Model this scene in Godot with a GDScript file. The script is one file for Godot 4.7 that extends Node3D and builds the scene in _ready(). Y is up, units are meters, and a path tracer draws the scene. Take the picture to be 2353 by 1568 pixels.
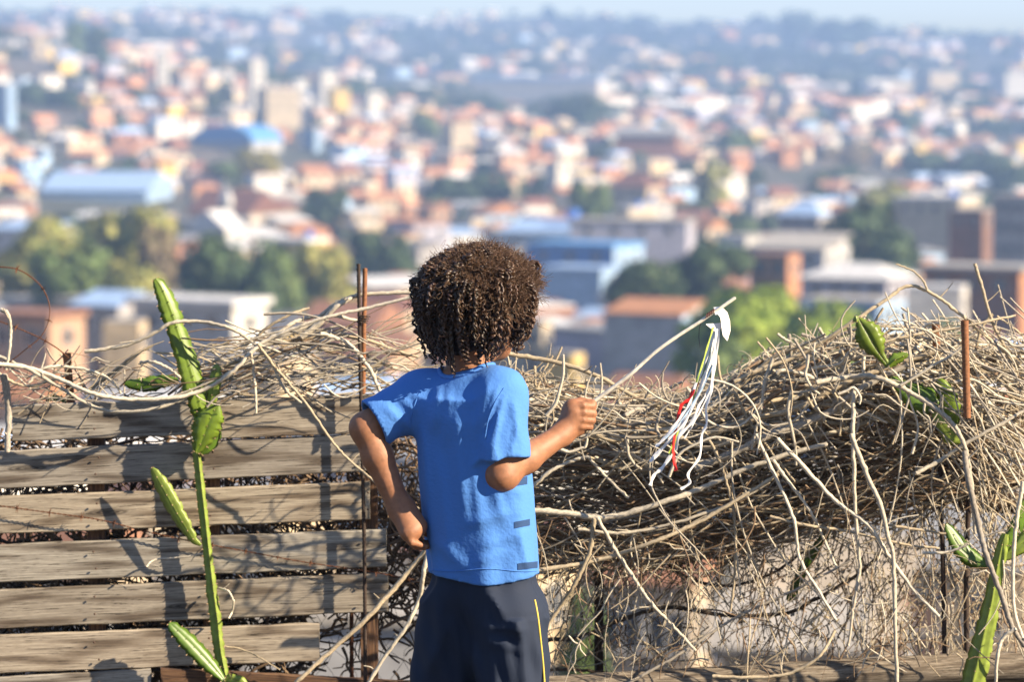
extends Node3D

# The place: a child on a hilltop terrace in front of a plank fence under dry vines, a hillside town below.
const EYE := Vector3(0.0, 1.55, 7.9)
const PITCH := 0.0757
const LENS := 8874.0
const UNIT := 0.00011269

var rng := RandomNumberGenerator.new()
var rough_noise := FastNoiseLite.new()
var used := {}
var mats := {}
var shared := {}


class MB:
	var v := PackedVector3Array()
	var n := PackedVector3Array()
	var c := PackedColorArray()
	var uv := PackedVector2Array()
	var i := PackedInt32Array()
	var colored := false

	func add(p: Vector3, nn: Vector3, u := Vector2.ZERO, col := Color.WHITE) -> int:
		v.append(p)
		n.append(nn)
		uv.append(u)
		c.append(col)
		return v.size() - 1

	func tri(a: int, b: int, d: int) -> void:
		i.append(a)
		i.append(b)
		i.append(d)

	func quad(a: Vector3, b: Vector3, cc: Vector3, d: Vector3, col := Color.WHITE, us := 1.0, vs := 1.0) -> void:
		# a b c d run clockwise seen from the front
		var nn := (d - a).cross(b - a).normalized()
		var k := v.size()
		add(a, nn, Vector2(0, vs), col)
		add(b, nn, Vector2(0, 0), col)
		add(cc, nn, Vector2(us, 0), col)
		add(d, nn, Vector2(us, vs), col)
		tri(k, k + 1, k + 2)
		tri(k, k + 2, k + 3)

	func face(a: Vector3, b: Vector3, d: Vector3, col := Color.WHITE) -> void:
		var nn := (d - a).cross(b - a).normalized()
		var k := v.size()
		add(a, nn, Vector2(0, 0), col)
		add(b, nn, Vector2(1, 0), col)
		add(d, nn, Vector2(0, 1), col)
		tri(k, k + 1, k + 2)

	func box(t: Transform3D, lo: Vector3, hi: Vector3, col := Color.WHITE) -> void:
		var p := []
		for z in [lo.z, hi.z]:
			for y in [lo.y, hi.y]:
				for x in [lo.x, hi.x]:
					p.append(t * Vector3(x, y, z))
		quad(p[4], p[6], p[7], p[5], col)
		quad(p[1], p[3], p[2], p[0], col)
		quad(p[5], p[7], p[3], p[1], col)
		quad(p[0], p[2], p[6], p[4], col)
		quad(p[6], p[2], p[3], p[7], col)
		quad(p[0], p[4], p[5], p[1], col)

	func tube(p: PackedVector3Array, r: PackedFloat32Array, sides: int, col := Color.WHITE, tip := true) -> void:
		var m := p.size()
		var t := (p[1] - p[0]).normalized()
		var side := t.cross(Vector3(0.31, 0.2, 0.93))
		if side.length() < 0.1:
			side = t.cross(Vector3.RIGHT)
		side = side.normalized()
		var start := v.size()
		var along := 0.0
		for k in m:
			if k > 0:
				along += p[k].distance_to(p[k - 1])
			t = (p[mini(k + 1, m - 1)] - p[maxi(k - 1, 0)]).normalized()
			side = (side - t * side.dot(t)).normalized()
			var up := t.cross(side)
			for s in sides + 1:
				var a := TAU * s / sides
				var o := side * cos(a) + up * sin(a)
				add(p[k] + o * r[k], o, Vector2(float(s) / sides, along * 12.0), col)
		var w := sides + 1
		for k in m - 1:
			for s in sides:
				var a := start + k * w + s
				tri(a, a + w, a + 1)
				tri(a + 1, a + w, a + w + 1)
		if tip:
			for e in [0, m - 1]:
				var dirn: Vector3 = (p[0] - p[1]).normalized() if e == 0 else (p[m - 1] - p[m - 2]).normalized()
				var mid := add(p[e] + dirn * r[e] * 0.4, dirn, Vector2(0.5, 0), col)
				for s in sides:
					var a: int = start + e * w + s
					if e == 0:
						tri(a, a + 1, mid)
					else:
						tri(a, mid, a + 1)

	func mesh() -> ArrayMesh:
		var arr := []
		arr.resize(Mesh.ARRAY_MAX)
		arr[Mesh.ARRAY_VERTEX] = v
		arr[Mesh.ARRAY_NORMAL] = n
		arr[Mesh.ARRAY_TEX_UV] = uv
		if colored:
			arr[Mesh.ARRAY_COLOR] = c
		arr[Mesh.ARRAY_INDEX] = i
		var m := ArrayMesh.new()
		m.add_surface_from_arrays(Mesh.PRIMITIVE_TRIANGLES, arr)
		return m


func numbered(called: String) -> String:
	var k: int = used.get(called, 0)
	used[called] = k + 1
	return called if k == 0 else "%s_%03d" % [called, k]


func obj(called: String, m: Mesh, mat: Material, parent: Node = self) -> MeshInstance3D:
	var o := MeshInstance3D.new()
	if parent == self:
		o.name = numbered(called)
	else:
		o.name = called
		var k := 0
		while parent.has_node(NodePath(o.name)):
			k += 1
			o.name = "%s_%03d" % [called, k]
	o.mesh = m
	if mat:
		o.material_override = mat
	parent.add_child(o, true)
	return o


func tag(o: Node, label: String, category: String, group := "", kind := "") -> void:
	if label:
		o.set_meta("label", label)
	if category:
		o.set_meta("category", category)
	if group:
		o.set_meta("group", group)
	if kind:
		o.set_meta("kind", kind)


func thing(called: String, label: String, category: String, at := Vector3.ZERO, turn := 0.0, group := "") -> Node3D:
	var o := Node3D.new()
	o.name = numbered(called)
	add_child(o, true)
	o.position = at
	o.rotation.y = turn
	tag(o, label, category, group)
	return o


func struct(called: String, m: Mesh, mat: Material) -> MeshInstance3D:
	var o := obj(called, m, mat)
	o.set_meta("kind", "structure")
	return o


func lin(r: float, g: float, b: float) -> Color:
	return Color(r, g, b).linear_to_srgb()


func paint(key: String, col: Color, rough := 0.85, grain: Texture2D = null, scale := 1.0) -> StandardMaterial3D:
	if mats.has(key):
		return mats[key]
	var m := StandardMaterial3D.new()
	m.resource_name = key
	m.albedo_color = col
	m.roughness = rough
	if grain:
		m.albedo_texture = grain
		m.uv1_triplanar = true
		m.uv1_world_triplanar = true
		m.uv1_scale = Vector3.ONE * scale
	mats[key] = m
	return m


# A point of the world at depth z that is seen at place (x, y) of a 2353 x 1568 view: used to measure the place.
func spot(x: float, y: float, z: float) -> Vector3:
	var f := Vector3(0, -sin(PITCH), -cos(PITCH))
	var u := Vector3(0, cos(PITCH), -sin(PITCH))
	var dirn := f + Vector3.RIGHT * ((x - 1176.5) / LENS) + u * ((784.0 - y) / LENS)
	return EYE + dirn * ((z - EYE.z) / dirn.z)


# the same for the fence and all that grows on it, which stand a step beyond the child
func yard(x: float, y: float, z: float) -> Vector3:
	return spot(x, y, z - 0.55)


func curve_through(pts: PackedVector3Array, per: int) -> PackedVector3Array:
	var out := PackedVector3Array()
	var m := pts.size()
	for k in m - 1:
		var a := pts[maxi(k - 1, 0)]
		var b := pts[k]
		var c := pts[k + 1]
		var d := pts[mini(k + 2, m - 1)]
		for s in per:
			out.append(b.cubic_interpolate(c, a, d, float(s) / per))
	out.append(pts[m - 1])
	return out


func taper(m: int, r0: float, r1: float, wobble := 0.0) -> PackedFloat32Array:
	var out := PackedFloat32Array()
	for k in m:
		out.append(lerpf(r0, r1, float(k) / (m - 1)) * (1.0 + wobble * rng.randf_range(-1, 1)))
	return out


func _ready() -> void:
	rng.seed = 7
	rough_noise.seed = 3
	rough_noise.frequency = 1.0
	set_up_view()
	set_up_light()
	build_textures()
	build_ground()
	build_town()
	build_fence()
	build_logs()
	build_pipes_and_wire()
	build_cacti()
	build_tangle()
	build_child()
	build_toy()


func set_up_view() -> void:
	var cam := Camera3D.new()
	cam.name = "camera"
	cam.position = EYE
	cam.rotation.x = -PITCH
	cam.fov = rad_to_deg(2.0 * atan(784.0 / LENS))
	cam.near = 0.1
	cam.far = 12000.0
	var at := CameraAttributesPhysical.new()
	at.frustum_focal_length = 135.0
	at.frustum_focus_distance = 8.1
	at.exposure_aperture = 4.8
	cam.attributes = at
	add_child(cam)
	cam.current = true


func set_up_light() -> void:
	var e := Environment.new()
	e.background_mode = Environment.BG_SKY
	var sky := Sky.new()
	var sm := ProceduralSkyMaterial.new()
	sm.sky_top_color = Color(0.42, 0.54, 0.72)
	sm.sky_horizon_color = Color(0.74, 0.80, 0.86)
	sm.sky_curve = 0.12
	sm.ground_horizon_color = Color(0.55, 0.55, 0.52)
	sm.ground_bottom_color = Color(0.35, 0.32, 0.28)
	sky.sky_material = sm
	e.sky = sky
	e.tonemap_mode = Environment.TONE_MAPPER_LINEAR
	e.tonemap_exposure = 2.9
	e.background_energy_multiplier = 0.5
	e.sdfgi_enabled = true
	e.ssao_enabled = true
	e.ssil_enabled = true
	e.fog_enabled = true
	e.fog_density = 0.00033
	e.fog_light_color = Color(0.65, 0.79, 1.0)
	var w := WorldEnvironment.new()
	w.name = "environment"
	w.environment = e
	add_child(w)
	var sun := DirectionalLight3D.new()
	sun.name = "sun"
	sun.light_energy = 1.6
	sun.light_color = Color(1.0, 0.92, 0.80)
	sun.light_angular_distance = 0.5
	sun.shadow_enabled = true
	add_child(sun)
	sun.look_at_from_position(Vector3(0.81, 0.50, 0.33) * 100.0, Vector3.ZERO)


func noise_image(w: int, h: int, fx: float, fy: float, seed_: int, octaves := 4) -> Image:
	# tileable-enough grey noise, stretched
	var nz := FastNoiseLite.new()
	nz.seed = seed_
	nz.frequency = 1.0
	nz.fractal_octaves = octaves
	var im := Image.create(w, h, false, Image.FORMAT_RGB8)
	for y in h:
		for x in w:
			var g := clampf(0.5 + 0.6 * nz.get_noise_2d(x * fx / w, y * fy / h), 0, 1)
			im.set_pixel(x, y, Color(g, g, g))
	return im


func remap_image(src: Image, dark: Color, light: Color) -> ImageTexture:
	var im := Image.create(src.get_width(), src.get_height(), false, Image.FORMAT_RGB8)
	for y in src.get_height():
		for x in src.get_width():
			im.set_pixel(x, y, dark.lerp(light, src.get_pixel(x, y).r))
	return ImageTexture.create_from_image(im)


func seamless(freq: float, seed_: int, lo: float, hi: float, size := 256) -> NoiseTexture2D:
	var t := NoiseTexture2D.new()
	t.width = size
	t.height = size
	t.seamless = true
	var nz := FastNoiseLite.new()
	nz.seed = seed_
	nz.frequency = freq
	nz.fractal_octaves = 5
	t.noise = nz
	var ramp := Gradient.new()
	ramp.set_color(0, Color(lo, lo, lo))
	ramp.set_color(1, Color(hi, hi, hi))
	t.color_ramp = ramp
	return t


func build_textures() -> void:
	shared.wear = seamless(0.02, 11, 0.72, 1.0)
	shared.fine = seamless(0.06, 12, 0.6, 1.0)
	shared.skin = seamless(0.03, 15, 0.80, 1.0)
	shared.bump = seamless(0.05, 13, 0.0, 1.0)
	shared.earth = seamless(0.015, 14, 0.35, 1.0)


# ---- the lie of the land: how far down the slope reaches, by distance and side
const FAR_D := [60.0, 100.0, 160.0, 240.0, 330.0, 450.0, 600.0, 800.0, 1000.0, 1250.0, 1500.0, 1700.0, 2000.0, 2400.0, 3000.0, 3700.0, 4500.0, 5600.0]
const LAND_L := [2197, 1588, 1265, 1050, 850, 750, 620, 500, 390, 245, 130, 98, 140, 125, 86, 38, -14, 20]
const LAND_C := [2197, 1588, 1265, 1060, 870, 770, 650, 530, 440, 340, 285, 268, 252, 212, 145, 72, 10, 40]
const LAND_R := [2197, 1588, 1265, 1065, 885, 785, 690, 575, 495, 425, 365, 325, 280, 230, 155, 98, 58, 80]
const NEAR_D := [9.3, 10.0, 12.0, 15.0, 20.0, 30.0, 45.0, 60.0]
const NEAR_Y := [0.0, -0.35, -1.4, -3.0, -5.2, -8.5, -11.0, -12.5]


func land(x: float, z: float) -> float:
	var d := EYE.z - z
	if d <= 9.3:
		return 0.0
	if d < 60.0:
		for k in 7:
			if d < NEAR_D[k + 1]:
				return lerpf(NEAR_Y[k], NEAR_Y[k + 1], (d - NEAR_D[k]) / (NEAR_D[k + 1] - NEAR_D[k]))
	var u := clampf(x / (d * 0.1326), -1.3, 1.3)
	var k := 0
	while k < FAR_D.size() - 2 and d > FAR_D[k + 1]:
		k += 1
	var t := clampf((d - FAR_D[k]) / (FAR_D[k + 1] - FAR_D[k]), 0, 1)
	t = t * t * (3.0 - 2.0 * t) * 0.5 + t * 0.5
	var l := lerpf(LAND_L[k], LAND_L[k + 1], t)
	var c := lerpf(LAND_C[k], LAND_C[k + 1], t)
	var r := lerpf(LAND_R[k], LAND_R[k + 1], t)
	var y := 0.0
	if u < 0.0:
		var s := smoothstep(0.0, 1.15, -u)
		y = lerpf(c, l, s)
	else:
		y = lerpf(c, r, smoothstep(0.0, 1.15, u))
	var h := 1.55 - d * (y - 119.0) * UNIT
	if d > 700.0:
		h += rough_noise.get_noise_2d(x * 0.0021, z * 0.0012) * minf((d - 700.0) * 0.008, 17.0)
		h += rough_noise.get_noise_2d(x * 0.011 + 50.0, z * 0.003) * minf((d - 700.0) * 0.002, 5.0)
	return h


func build_ground() -> void:
	var mb := MB.new()
	mb.colored = true
	var ds := PackedFloat32Array([-6.0, 0.0, 4.0, 7.0, 8.6, 9.3, 10, 11, 12, 13.5, 15, 17.5, 20, 25, 30, 37, 45, 52, 60])
	var d := 60.0
	while d < 6200.0:
		d *= 1.055
		ds.append(d)
	var cols := 120
	for r in ds.size():
		for q in cols + 1:
			var u := (float(q) / cols - 0.5) * 2.0
			u = u * (0.45 + 0.55 * u * u) * 4.5
			var x := u * (absf(ds[r]) * 0.1326 + 14.0)
			var z := EYE.z - ds[r]
			var g := rough_noise.get_noise_2d(x * 0.013, z * 0.008)
			var col := Color(0.24, 0.20, 0.16).lerp(Color(0.10, 0.11, 0.055), smoothstep(-0.1, 0.35, g))
			if ds[r] < 60.0:
				col = Color(0.20, 0.15, 0.10).lerp(Color(0.12, 0.12, 0.05), smoothstep(-0.2, 0.3, g))
			elif ds[r] > 1600.0:
				col = col.lerp(Color(0.045, 0.06, 0.035), 0.6)
			mb.add(Vector3(x, land(x, z), z), Vector3.UP, Vector2(x, z), col)
	var w := cols + 1
	for r in ds.size() - 1:
		for q in cols:
			var a := r * w + q
			mb.tri(a, a + w, a + 1)
			mb.tri(a + 1, a + w, a + w + 1)
	var st := SurfaceTool.new()
	st.create_from(mb.mesh(), 0)
	st.generate_normals()
	var m := paint("earth", Color.WHITE, 0.95, shared.earth, 0.05)
	m.vertex_color_use_as_albedo = true
	struct("ground", st.commit(), m)


# ---- the town
func wall_paint(key: String) -> StandardMaterial3D:
	var c := {
		"white": lin(0.66, 0.64, 0.60), "cream": lin(0.60, 0.50, 0.36), "beige": lin(0.52, 0.42, 0.30), "sand": lin(0.60, 0.47, 0.30),
		"salmon": lin(0.52, 0.33, 0.22), "brick": lin(0.36, 0.17, 0.10), "orange brick": lin(0.50, 0.24, 0.12), "grey": lin(0.42, 0.40, 0.40),
		"pale grey": lin(0.50, 0.50, 0.51), "lilac grey": lin(0.47, 0.46, 0.55), "yellow": lin(0.72, 0.52, 0.16), "blue": lin(0.10, 0.26, 0.62),
		"pale blue": lin(0.36, 0.52, 0.74), "brown": lin(0.22, 0.12, 0.08),
	}
	return paint("wall " + key, c[key], 0.9, shared.wear, 0.11)


func roof_paint(key: String) -> StandardMaterial3D:
	var c := {
		"terracotta": lin(0.34, 0.165, 0.095), "orange": lin(0.50, 0.235, 0.11), "dark red": lin(0.19, 0.085, 0.06), "grey": lin(0.30, 0.31, 0.33),
		"pale grey": lin(0.44, 0.41, 0.37), "blue": lin(0.12, 0.34, 0.72), "pale blue": lin(0.36, 0.52, 0.80), "white": lin(0.72, 0.72, 0.72), "cream": lin(0.45, 0.38, 0.29), "dark grey": lin(0.12, 0.12, 0.13),
	}
	return paint("roof " + key, c[key], 0.7, shared.wear, 0.2)


func unit_box() -> ArrayMesh:
	if not shared.has("box"):
		var mb := MB.new()
		mb.box(Transform3D(), Vector3(-0.5, 0, -0.5), Vector3(0.5, 1, 0.5))
		shared.box = mb.mesh()
	return shared.box


func unit_gable() -> ArrayMesh:
	if not shared.has("gable"):
		var mb := MB.new()
		var a := Vector3(-0.5, 0, 0.5)
		var b := Vector3(0.5, 0, 0.5)
		var c := Vector3(-0.5, 0, -0.5)
		var d := Vector3(0.5, 0, -0.5)
		var e := Vector3(-0.5, 1, 0)
		var f := Vector3(0.5, 1, 0)
		mb.quad(a, e, f, b)
		mb.quad(d, f, e, c)
		mb.face(c, e, a)
		mb.face(b, f, d)
		mb.quad(a, b, d, c)
		shared.gable = mb.mesh()
	return shared.gable


func unit_hip() -> ArrayMesh:
	if not shared.has("hip"):
		var mb := MB.new()
		var a := Vector3(-0.5, 0, 0.5)
		var b := Vector3(0.5, 0, 0.5)
		var c := Vector3(-0.5, 0, -0.5)
		var d := Vector3(0.5, 0, -0.5)
		var e := Vector3(-0.18, 1, 0)
		var f := Vector3(0.18, 1, 0)
		mb.quad(a, e, f, b)
		mb.quad(d, f, e, c)
		mb.face(c, e, a)
		mb.face(b, f, d)
		mb.quad(a, b, d, c)
		shared.hip = mb.mesh()
	return shared.hip


func unit_barrel() -> ArrayMesh:
	if not shared.has("barrel"):
		var mb := MB.new()
		for k in 12:
			var a := PI * k / 12.0
			var b := PI * (k + 1) / 12.0
			var p := Vector3(-0.5 * cos(a), sin(a), 0)
			var q := Vector3(-0.5 * cos(b), sin(b), 0)
			var z := Vector3(0, 0, 0.5)
			mb.quad(p + z, p - z, q - z, q + z)
			mb.face(z, p + z, q + z)
			mb.face(-z, q - z, p - z)
		shared.barrel = mb.mesh()
	return shared.barrel


func window_mesh() -> ArrayMesh:
	if not shared.has("window"):
		var t := Transform3D()
		var fr := MB.new()
		fr.box(t, Vector3(-0.6, 0, -0.02), Vector3(-0.52, 1.15, 0.05))
		fr.box(t, Vector3(0.52, 0, -0.02), Vector3(0.6, 1.15, 0.05))
		fr.box(t, Vector3(-0.52, 1.07, -0.02), Vector3(0.52, 1.15, 0.05))
		fr.box(t, Vector3(-0.68, -0.08, -0.02), Vector3(0.68, 0, 0.12))
		fr.box(t, Vector3(-0.03, 0, -0.02), Vector3(0.03, 1.07, 0.04))
		var gl := MB.new()
		gl.box(t, Vector3(-0.52, 0, -0.02), Vector3(0.52, 1.07, 0.015))
		var m := fr.mesh()
		m.surface_set_material(0, paint("window frame", lin(0.45, 0.44, 0.42), 0.7))
		var arr := gl.mesh().surface_get_arrays(0)
		m.add_surface_from_arrays(Mesh.PRIMITIVE_TRIANGLES, arr)
		m.surface_set_material(1, paint("dark pane", lin(0.03, 0.035, 0.045), 0.15))
		shared.window = m
	return shared.window


func door_mesh() -> ArrayMesh:
	if not shared.has("door"):
		var fr := MB.new()
		fr.box(Transform3D(), Vector3(-0.5, 0, -0.02), Vector3(0.5, 2.1, 0.04))
		fr.box(Transform3D(), Vector3(0.32, 1.0, 0.04), Vector3(0.4, 1.06, 0.09))
		var m := fr.mesh()
		m.surface_set_material(0, paint("door", lin(0.16, 0.10, 0.07), 0.6))
		shared.door = m
	return shared.door


func tank_mesh() -> ArrayMesh:
	if not shared.has("tank"):
		var mb := MB.new()
		var p := PackedVector3Array()
		var r := PackedFloat32Array()
		for q in [[0.0, 0.55], [0.05, 0.58], [0.9, 0.7], [0.95, 0.76], [1.0, 0.76], [1.08, 0.5], [1.14, 0.16]]:
			p.append(Vector3(0, q[0], 0))
			r.append(q[1])
		mb.tube(p, r, 14)
		shared.tank = mb.mesh()
	return shared.tank


func part(called: String, m: Mesh, mat: Material, parent: Node, at: Vector3, size: Vector3, turn := 0.0) -> MeshInstance3D:
	var o := obj(called, m, mat, parent)
	o.position = at
	o.scale = size
	o.rotation.y = turn
	return o


# o: x, z, top, turn, w, dp, floors, wall, side, roof, rc, win, tank
func house(o: Dictionary, label: String, group := "") -> Node3D:
	var low: float = land(o.x, o.z) - 1.0
	var t := thing(o.get("called", "house"), label, o.get("cat", "house"), Vector3(o.x, low, o.z), o.turn, group)
	var roof_h: float = o.get("rh", 0.3)
	var h: float = o.top - low - roof_h
	var w: float = o.w
	var dp: float = o.dp
	part("wall", unit_box(), wall_paint(o.wall), t, Vector3.ZERO, Vector3(w, h, dp))
	if o.get("side", ""):
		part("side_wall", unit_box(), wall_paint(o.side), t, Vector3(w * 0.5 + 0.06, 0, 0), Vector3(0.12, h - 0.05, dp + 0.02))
	var rm := roof_paint(o.rc)
	var over: float = o.get("over", 0.5)
	match o.roof:
		"flat":
			var rf := part("roof", unit_box(), rm, t, Vector3(0, h, 0), Vector3(w + over, roof_h, dp + over))
			rf.name = "roof"
		"gable":
			part("roof", unit_gable(), rm, t, Vector3(0, h + 0.003, 0), Vector3(w + over, roof_h, dp + over * 1.4))
		"cross":
			part("roof", unit_gable(), rm, t, Vector3(0, h + 0.003, 0), Vector3(dp + over * 1.4, roof_h, w + over), PI / 2)
		"hip":
			part("roof", unit_hip(), rm, t, Vector3(0, h + 0.003, 0), Vector3(w + over, roof_h, dp + over))
		"barrel":
			part("roof", unit_barrel(), rm, t, Vector3(0, h + 0.003, 0), Vector3(w + over, roof_h, dp + over))
		"shed":
			var rf := part("roof", unit_box(), rm, t, Vector3(0, h + roof_h * 0.45, 0), Vector3(w + over, 0.18, (dp + over) * 1.02))
			rf.rotation.x = atan2(roof_h, dp)
			part("gable_wall", unit_gable(), wall_paint(o.wall), t, Vector3(0, h + 0.002, -dp * 0.24), Vector3(w, roof_h * 0.72, dp * 0.5))
	var floors: int = o.get("floors", 1)
	var nwin: int = o.get("win", 2)
	for f in floors:
		var wy: float = h - 1.9 - 2.8 * f
		if wy < 0.9:
			break
		for k in nwin:
			var wx := (float(k) + 0.5) / nwin - 0.5
			var win := part("window", window_mesh(), null, t, Vector3(wx * w * 0.92, wy, dp * 0.5), Vector3.ONE)
			win.name = win.name
		var sides := maxi(1, int(nwin * dp / w))
		for k in sides:
			var wz := (float(k) + 0.5) / sides - 0.5
			part("window", window_mesh(), null, t, Vector3(w * 0.5 + (0.12 if o.get("side", "") else 0.0), wy, wz * dp * 0.9), Vector3.ONE, PI / 2)
	if nwin > 0 and floors > 0 and h > 3.8:
		part("door", door_mesh(), null, t, Vector3(w * 0.04, 1.0, dp * 0.5), Vector3.ONE)
	if o.get("tank", false):
		part("water_tank", tank_mesh(), paint("tank blue", lin(0.05, 0.16, 0.55), 0.4) if o.tank is bool else roof_paint(o.tank), t, Vector3(w * 0.2, h + roof_h, -dp * 0.1), Vector3.ONE * o.get("ts", 1.0))
	return t


var taken: Array = []
var marks: Array = []


# place a measured building: x0, x1 and top in view units at distance d
func landmark(label: String, x0: float, x1: float, top: float, d: float, o: Dictionary) -> Node3D:
	var wide := (x1 - x0) * UNIT * d
	var turn: float = deg_to_rad(o.get("deg", -28.0))
	var ratio: float = o.get("ratio", 0.8)
	var w := wide / (absf(cos(turn)) + ratio * absf(sin(turn)))
	o.w = w
	o.dp = w * ratio
	o.turn = turn
	o.x = ((x0 + x1) * 0.5 - 1176.5) * UNIT * d
	o.z = EYE.z - d
	o.top = 1.55 - d * (top - 119.0) * UNIT
	if not o.has("keep") or o.keep:
		taken.append([x0 - 8.0, x1 + 8.0, top - 5.0, top + o.get("show", 70.0), d])
	if o.has("near"):
		marks.append([(x0 + x1) * 0.5, top + 20.0, o.near])
	return house(o, label, o.get("group", ""))


func build_landmarks() -> void:
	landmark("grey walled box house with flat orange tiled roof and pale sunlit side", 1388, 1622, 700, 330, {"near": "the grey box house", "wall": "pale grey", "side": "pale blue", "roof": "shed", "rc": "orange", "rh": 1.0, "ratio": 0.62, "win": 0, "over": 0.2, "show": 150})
	landmark("small bright yellow house below the grey box house", 1252, 1345, 818, 290, {"wall": "yellow", "roof": "flat", "rc": "pale grey", "rh": 0.15, "over": 0.0, "win": 0, "show": 110})
	landmark("small cream house right beside the curly hair", 1195, 1268, 742, 335, {"wall": "cream", "roof": "flat", "rc": "pale grey", "rh": 0.2, "win": 1, "show": 80})
	landmark("white house with broad overhanging flat white roof over an open top floor", 1850, 2110, 610, 420, {"near": "the wide white roof", "wall": "lilac grey", "roof": "hip", "rc": "white", "rh": 1.5, "over": 1.6, "win": 4, "floors": 2, "show": 140})
	landmark("bare orange brick house with a tall stub wall beside dark trees", 1728, 1845, 588, 430, {"near": "the bare brick house", "wall": "orange brick", "roof": "flat", "rc": "terracotta", "rh": 0.15, "over": 0.0, "win": 2, "show": 110})
	landmark("long orange brick building under a grey sheet roof at the right edge", 2125, 2400, 615, 385, {"near": "the long brick building", "wall": "brick", "side": "orange brick", "roof": "flat", "rc": "pale grey", "rh": 0.35, "over": 1.4, "win": 3, "ratio": 0.6, "show": 140})
	landmark("plain whitewashed block standing before the long brick building", 2085, 2235, 662, 352, {"wall": "white", "roof": "flat", "rc": "white", "rh": 0.2, "over": 0.1, "win": 0, "deg": -14, "show": 90})
	landmark("low blue grey house under the wide white roofed house", 1835, 2090, 690, 372, {"wall": "pale blue", "roof": "flat", "rc": "pale grey", "rh": 0.2, "over": 0.2, "win": 4, "floors": 1, "show": 90})
	landmark("grey ribbed tower block at the right edge above the brick building", 2285, 2400, 452, 520, {"near": "the grey tower block", "wall": "grey", "roof": "flat", "rc": "pale grey", "rh": 0.3, "over": 0.1, "win": 3, "floors": 3, "called": "tower_block", "cat": "building", "show": 170})
	landmark("dark brick house half hidden left of the grey tower block", 2185, 2290, 485, 560, {"wall": "brown", "roof": "flat", "rc": "pale grey", "rh": 0.3, "win": 2, "show": 80})
	landmark("long white hall with a row of dark windows above the blue building", 1310, 1600, 508, 620, {"near": "the white windowed hall", "wall": "lilac grey", "roof": "flat", "rc": "pale grey", "rh": 0.4, "win": 4, "floors": 1, "ratio": 0.4, "deg": -12, "called": "hall", "cat": "building", "show": 100})
	landmark("bright blue two storey building right of the curly hair", 1210, 1480, 562, 560, {"near": "the bright blue building", "wall": "blue", "side": "pale blue", "roof": "flat", "rc": "blue", "rh": 0.5, "win": 3, "floors": 2, "ratio": 0.7, "called": "painted_building", "cat": "building", "show": 110})
	landmark("low pale blue workshop at the foot of the bright blue building", 1240, 1440, 618, 520, {"wall": "pale blue", "roof": "flat", "rc": "pale blue", "rh": 0.3, "win": 0, "called": "workshop", "cat": "building", "show": 60})
	landmark("pale grey shed roofed building above the curly hair", 1145, 1400, 512, 690, {"wall": "pale grey", "roof": "shed", "rc": "pale blue", "rh": 2.0, "win": 3, "ratio": 0.6, "show": 50, "tank": true, "ts": 1.8})
	landmark("big warehouse with a broad pale blue sheet roof on the left", 100, 385, 398, 900, {"near": "the pale blue warehouse", "wall": "pale blue", "roof": "gable", "rc": "pale blue", "rh": 4.2, "over": 0.8, "win": 0, "deg": -10, "ratio": 0.9, "called": "warehouse", "cat": "warehouse", "show": 95})
	landmark("hall with a curved blue barrel roof on the hillside", 440, 645, 290, 1150, {"near": "the blue barrel hall", "wall": "pale grey", "roof": "barrel", "rc": "blue", "rh": 5.0, "win": 0, "called": "sports_hall", "cat": "building", "show": 80})
	landmark("narrow tall pale blue block right of the barrel roofed hall", 690, 737, 298, 1170, {"near": "the narrow blue block", "wall": "pale blue", "roof": "flat", "rc": "white", "rh": 0.3, "win": 1, "floors": 2, "show": 80})
	landmark("white chapel body with sloping roof below the warehouse", 430, 560, 488, 670, {"wall": "white", "roof": "cross", "rc": "white", "rh": 3.2, "win": 2, "called": "chapel", "cat": "chapel", "show": 60})
	landmark("slender white bell tower rising behind the chapel", 500, 532, 434, 690, {"near": "the white bell tower", "wall": "white", "roof": "hip", "rc": "white", "rh": 2.4, "win": 1, "over": 0.1, "called": "bell_tower", "cat": "tower", "show": 90})
	landmark("broad house with a dull red roof behind the bell tower", 430, 640, 440, 760, {"wall": "beige", "roof": "gable", "rc": "dark red", "rh": 4.5, "win": 3, "show": 60})
	landmark("white walled house with flat concrete roof behind the tall cactus tip", 300, 605, 690, 300, {"near": "the cactus tip house", "wall": "pale grey", "side": "white", "roof": "flat", "rc": "white", "rh": 0.5, "over": 1.0, "win": 3, "floors": 1, "ratio": 0.55, "show": 150})
	landmark("house with a grey blue sheet roof left of the tall cactus tip", 160, 320, 682, 315, {"wall": "grey", "roof": "shed", "rc": "pale blue", "rh": 0.9, "win": 2, "show": 60})
	landmark("sand coloured annex with a blank wall left of the cactus", 232, 330, 742, 280, {"wall": "sand", "roof": "flat", "rc": "pale grey", "rh": 0.15, "over": 0.0, "win": 0, "deg": -10, "show": 100})
	landmark("terracotta walled house at the left edge behind the rusty pipe", -40, 185, 722, 262, {"wall": "salmon", "roof": "flat", "rc": "terracotta", "rh": 0.3, "win": 2, "floors": 2, "show": 180})
	landmark("lower terracotta roofed house at the left edge above the top plank", -30, 160, 855, 215, {"wall": "salmon", "roof": "gable", "rc": "orange", "rh": 1.6, "win": 1, "show": 80})
	landmark("cream walled house low behind the vine arch left of the cactus base", 120, 280, 690, 390, {"wall": "cream", "roof": "flat", "rc": "pale grey", "rh": 0.3, "win": 2, "show": 40})
	landmark("sandy low house behind the vines right of the cactus", 470, 720, 818, 240, {"wall": "sand", "roof": "flat", "rc": "pale grey", "rh": 0.25, "win": 0, "show": 90})
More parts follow.
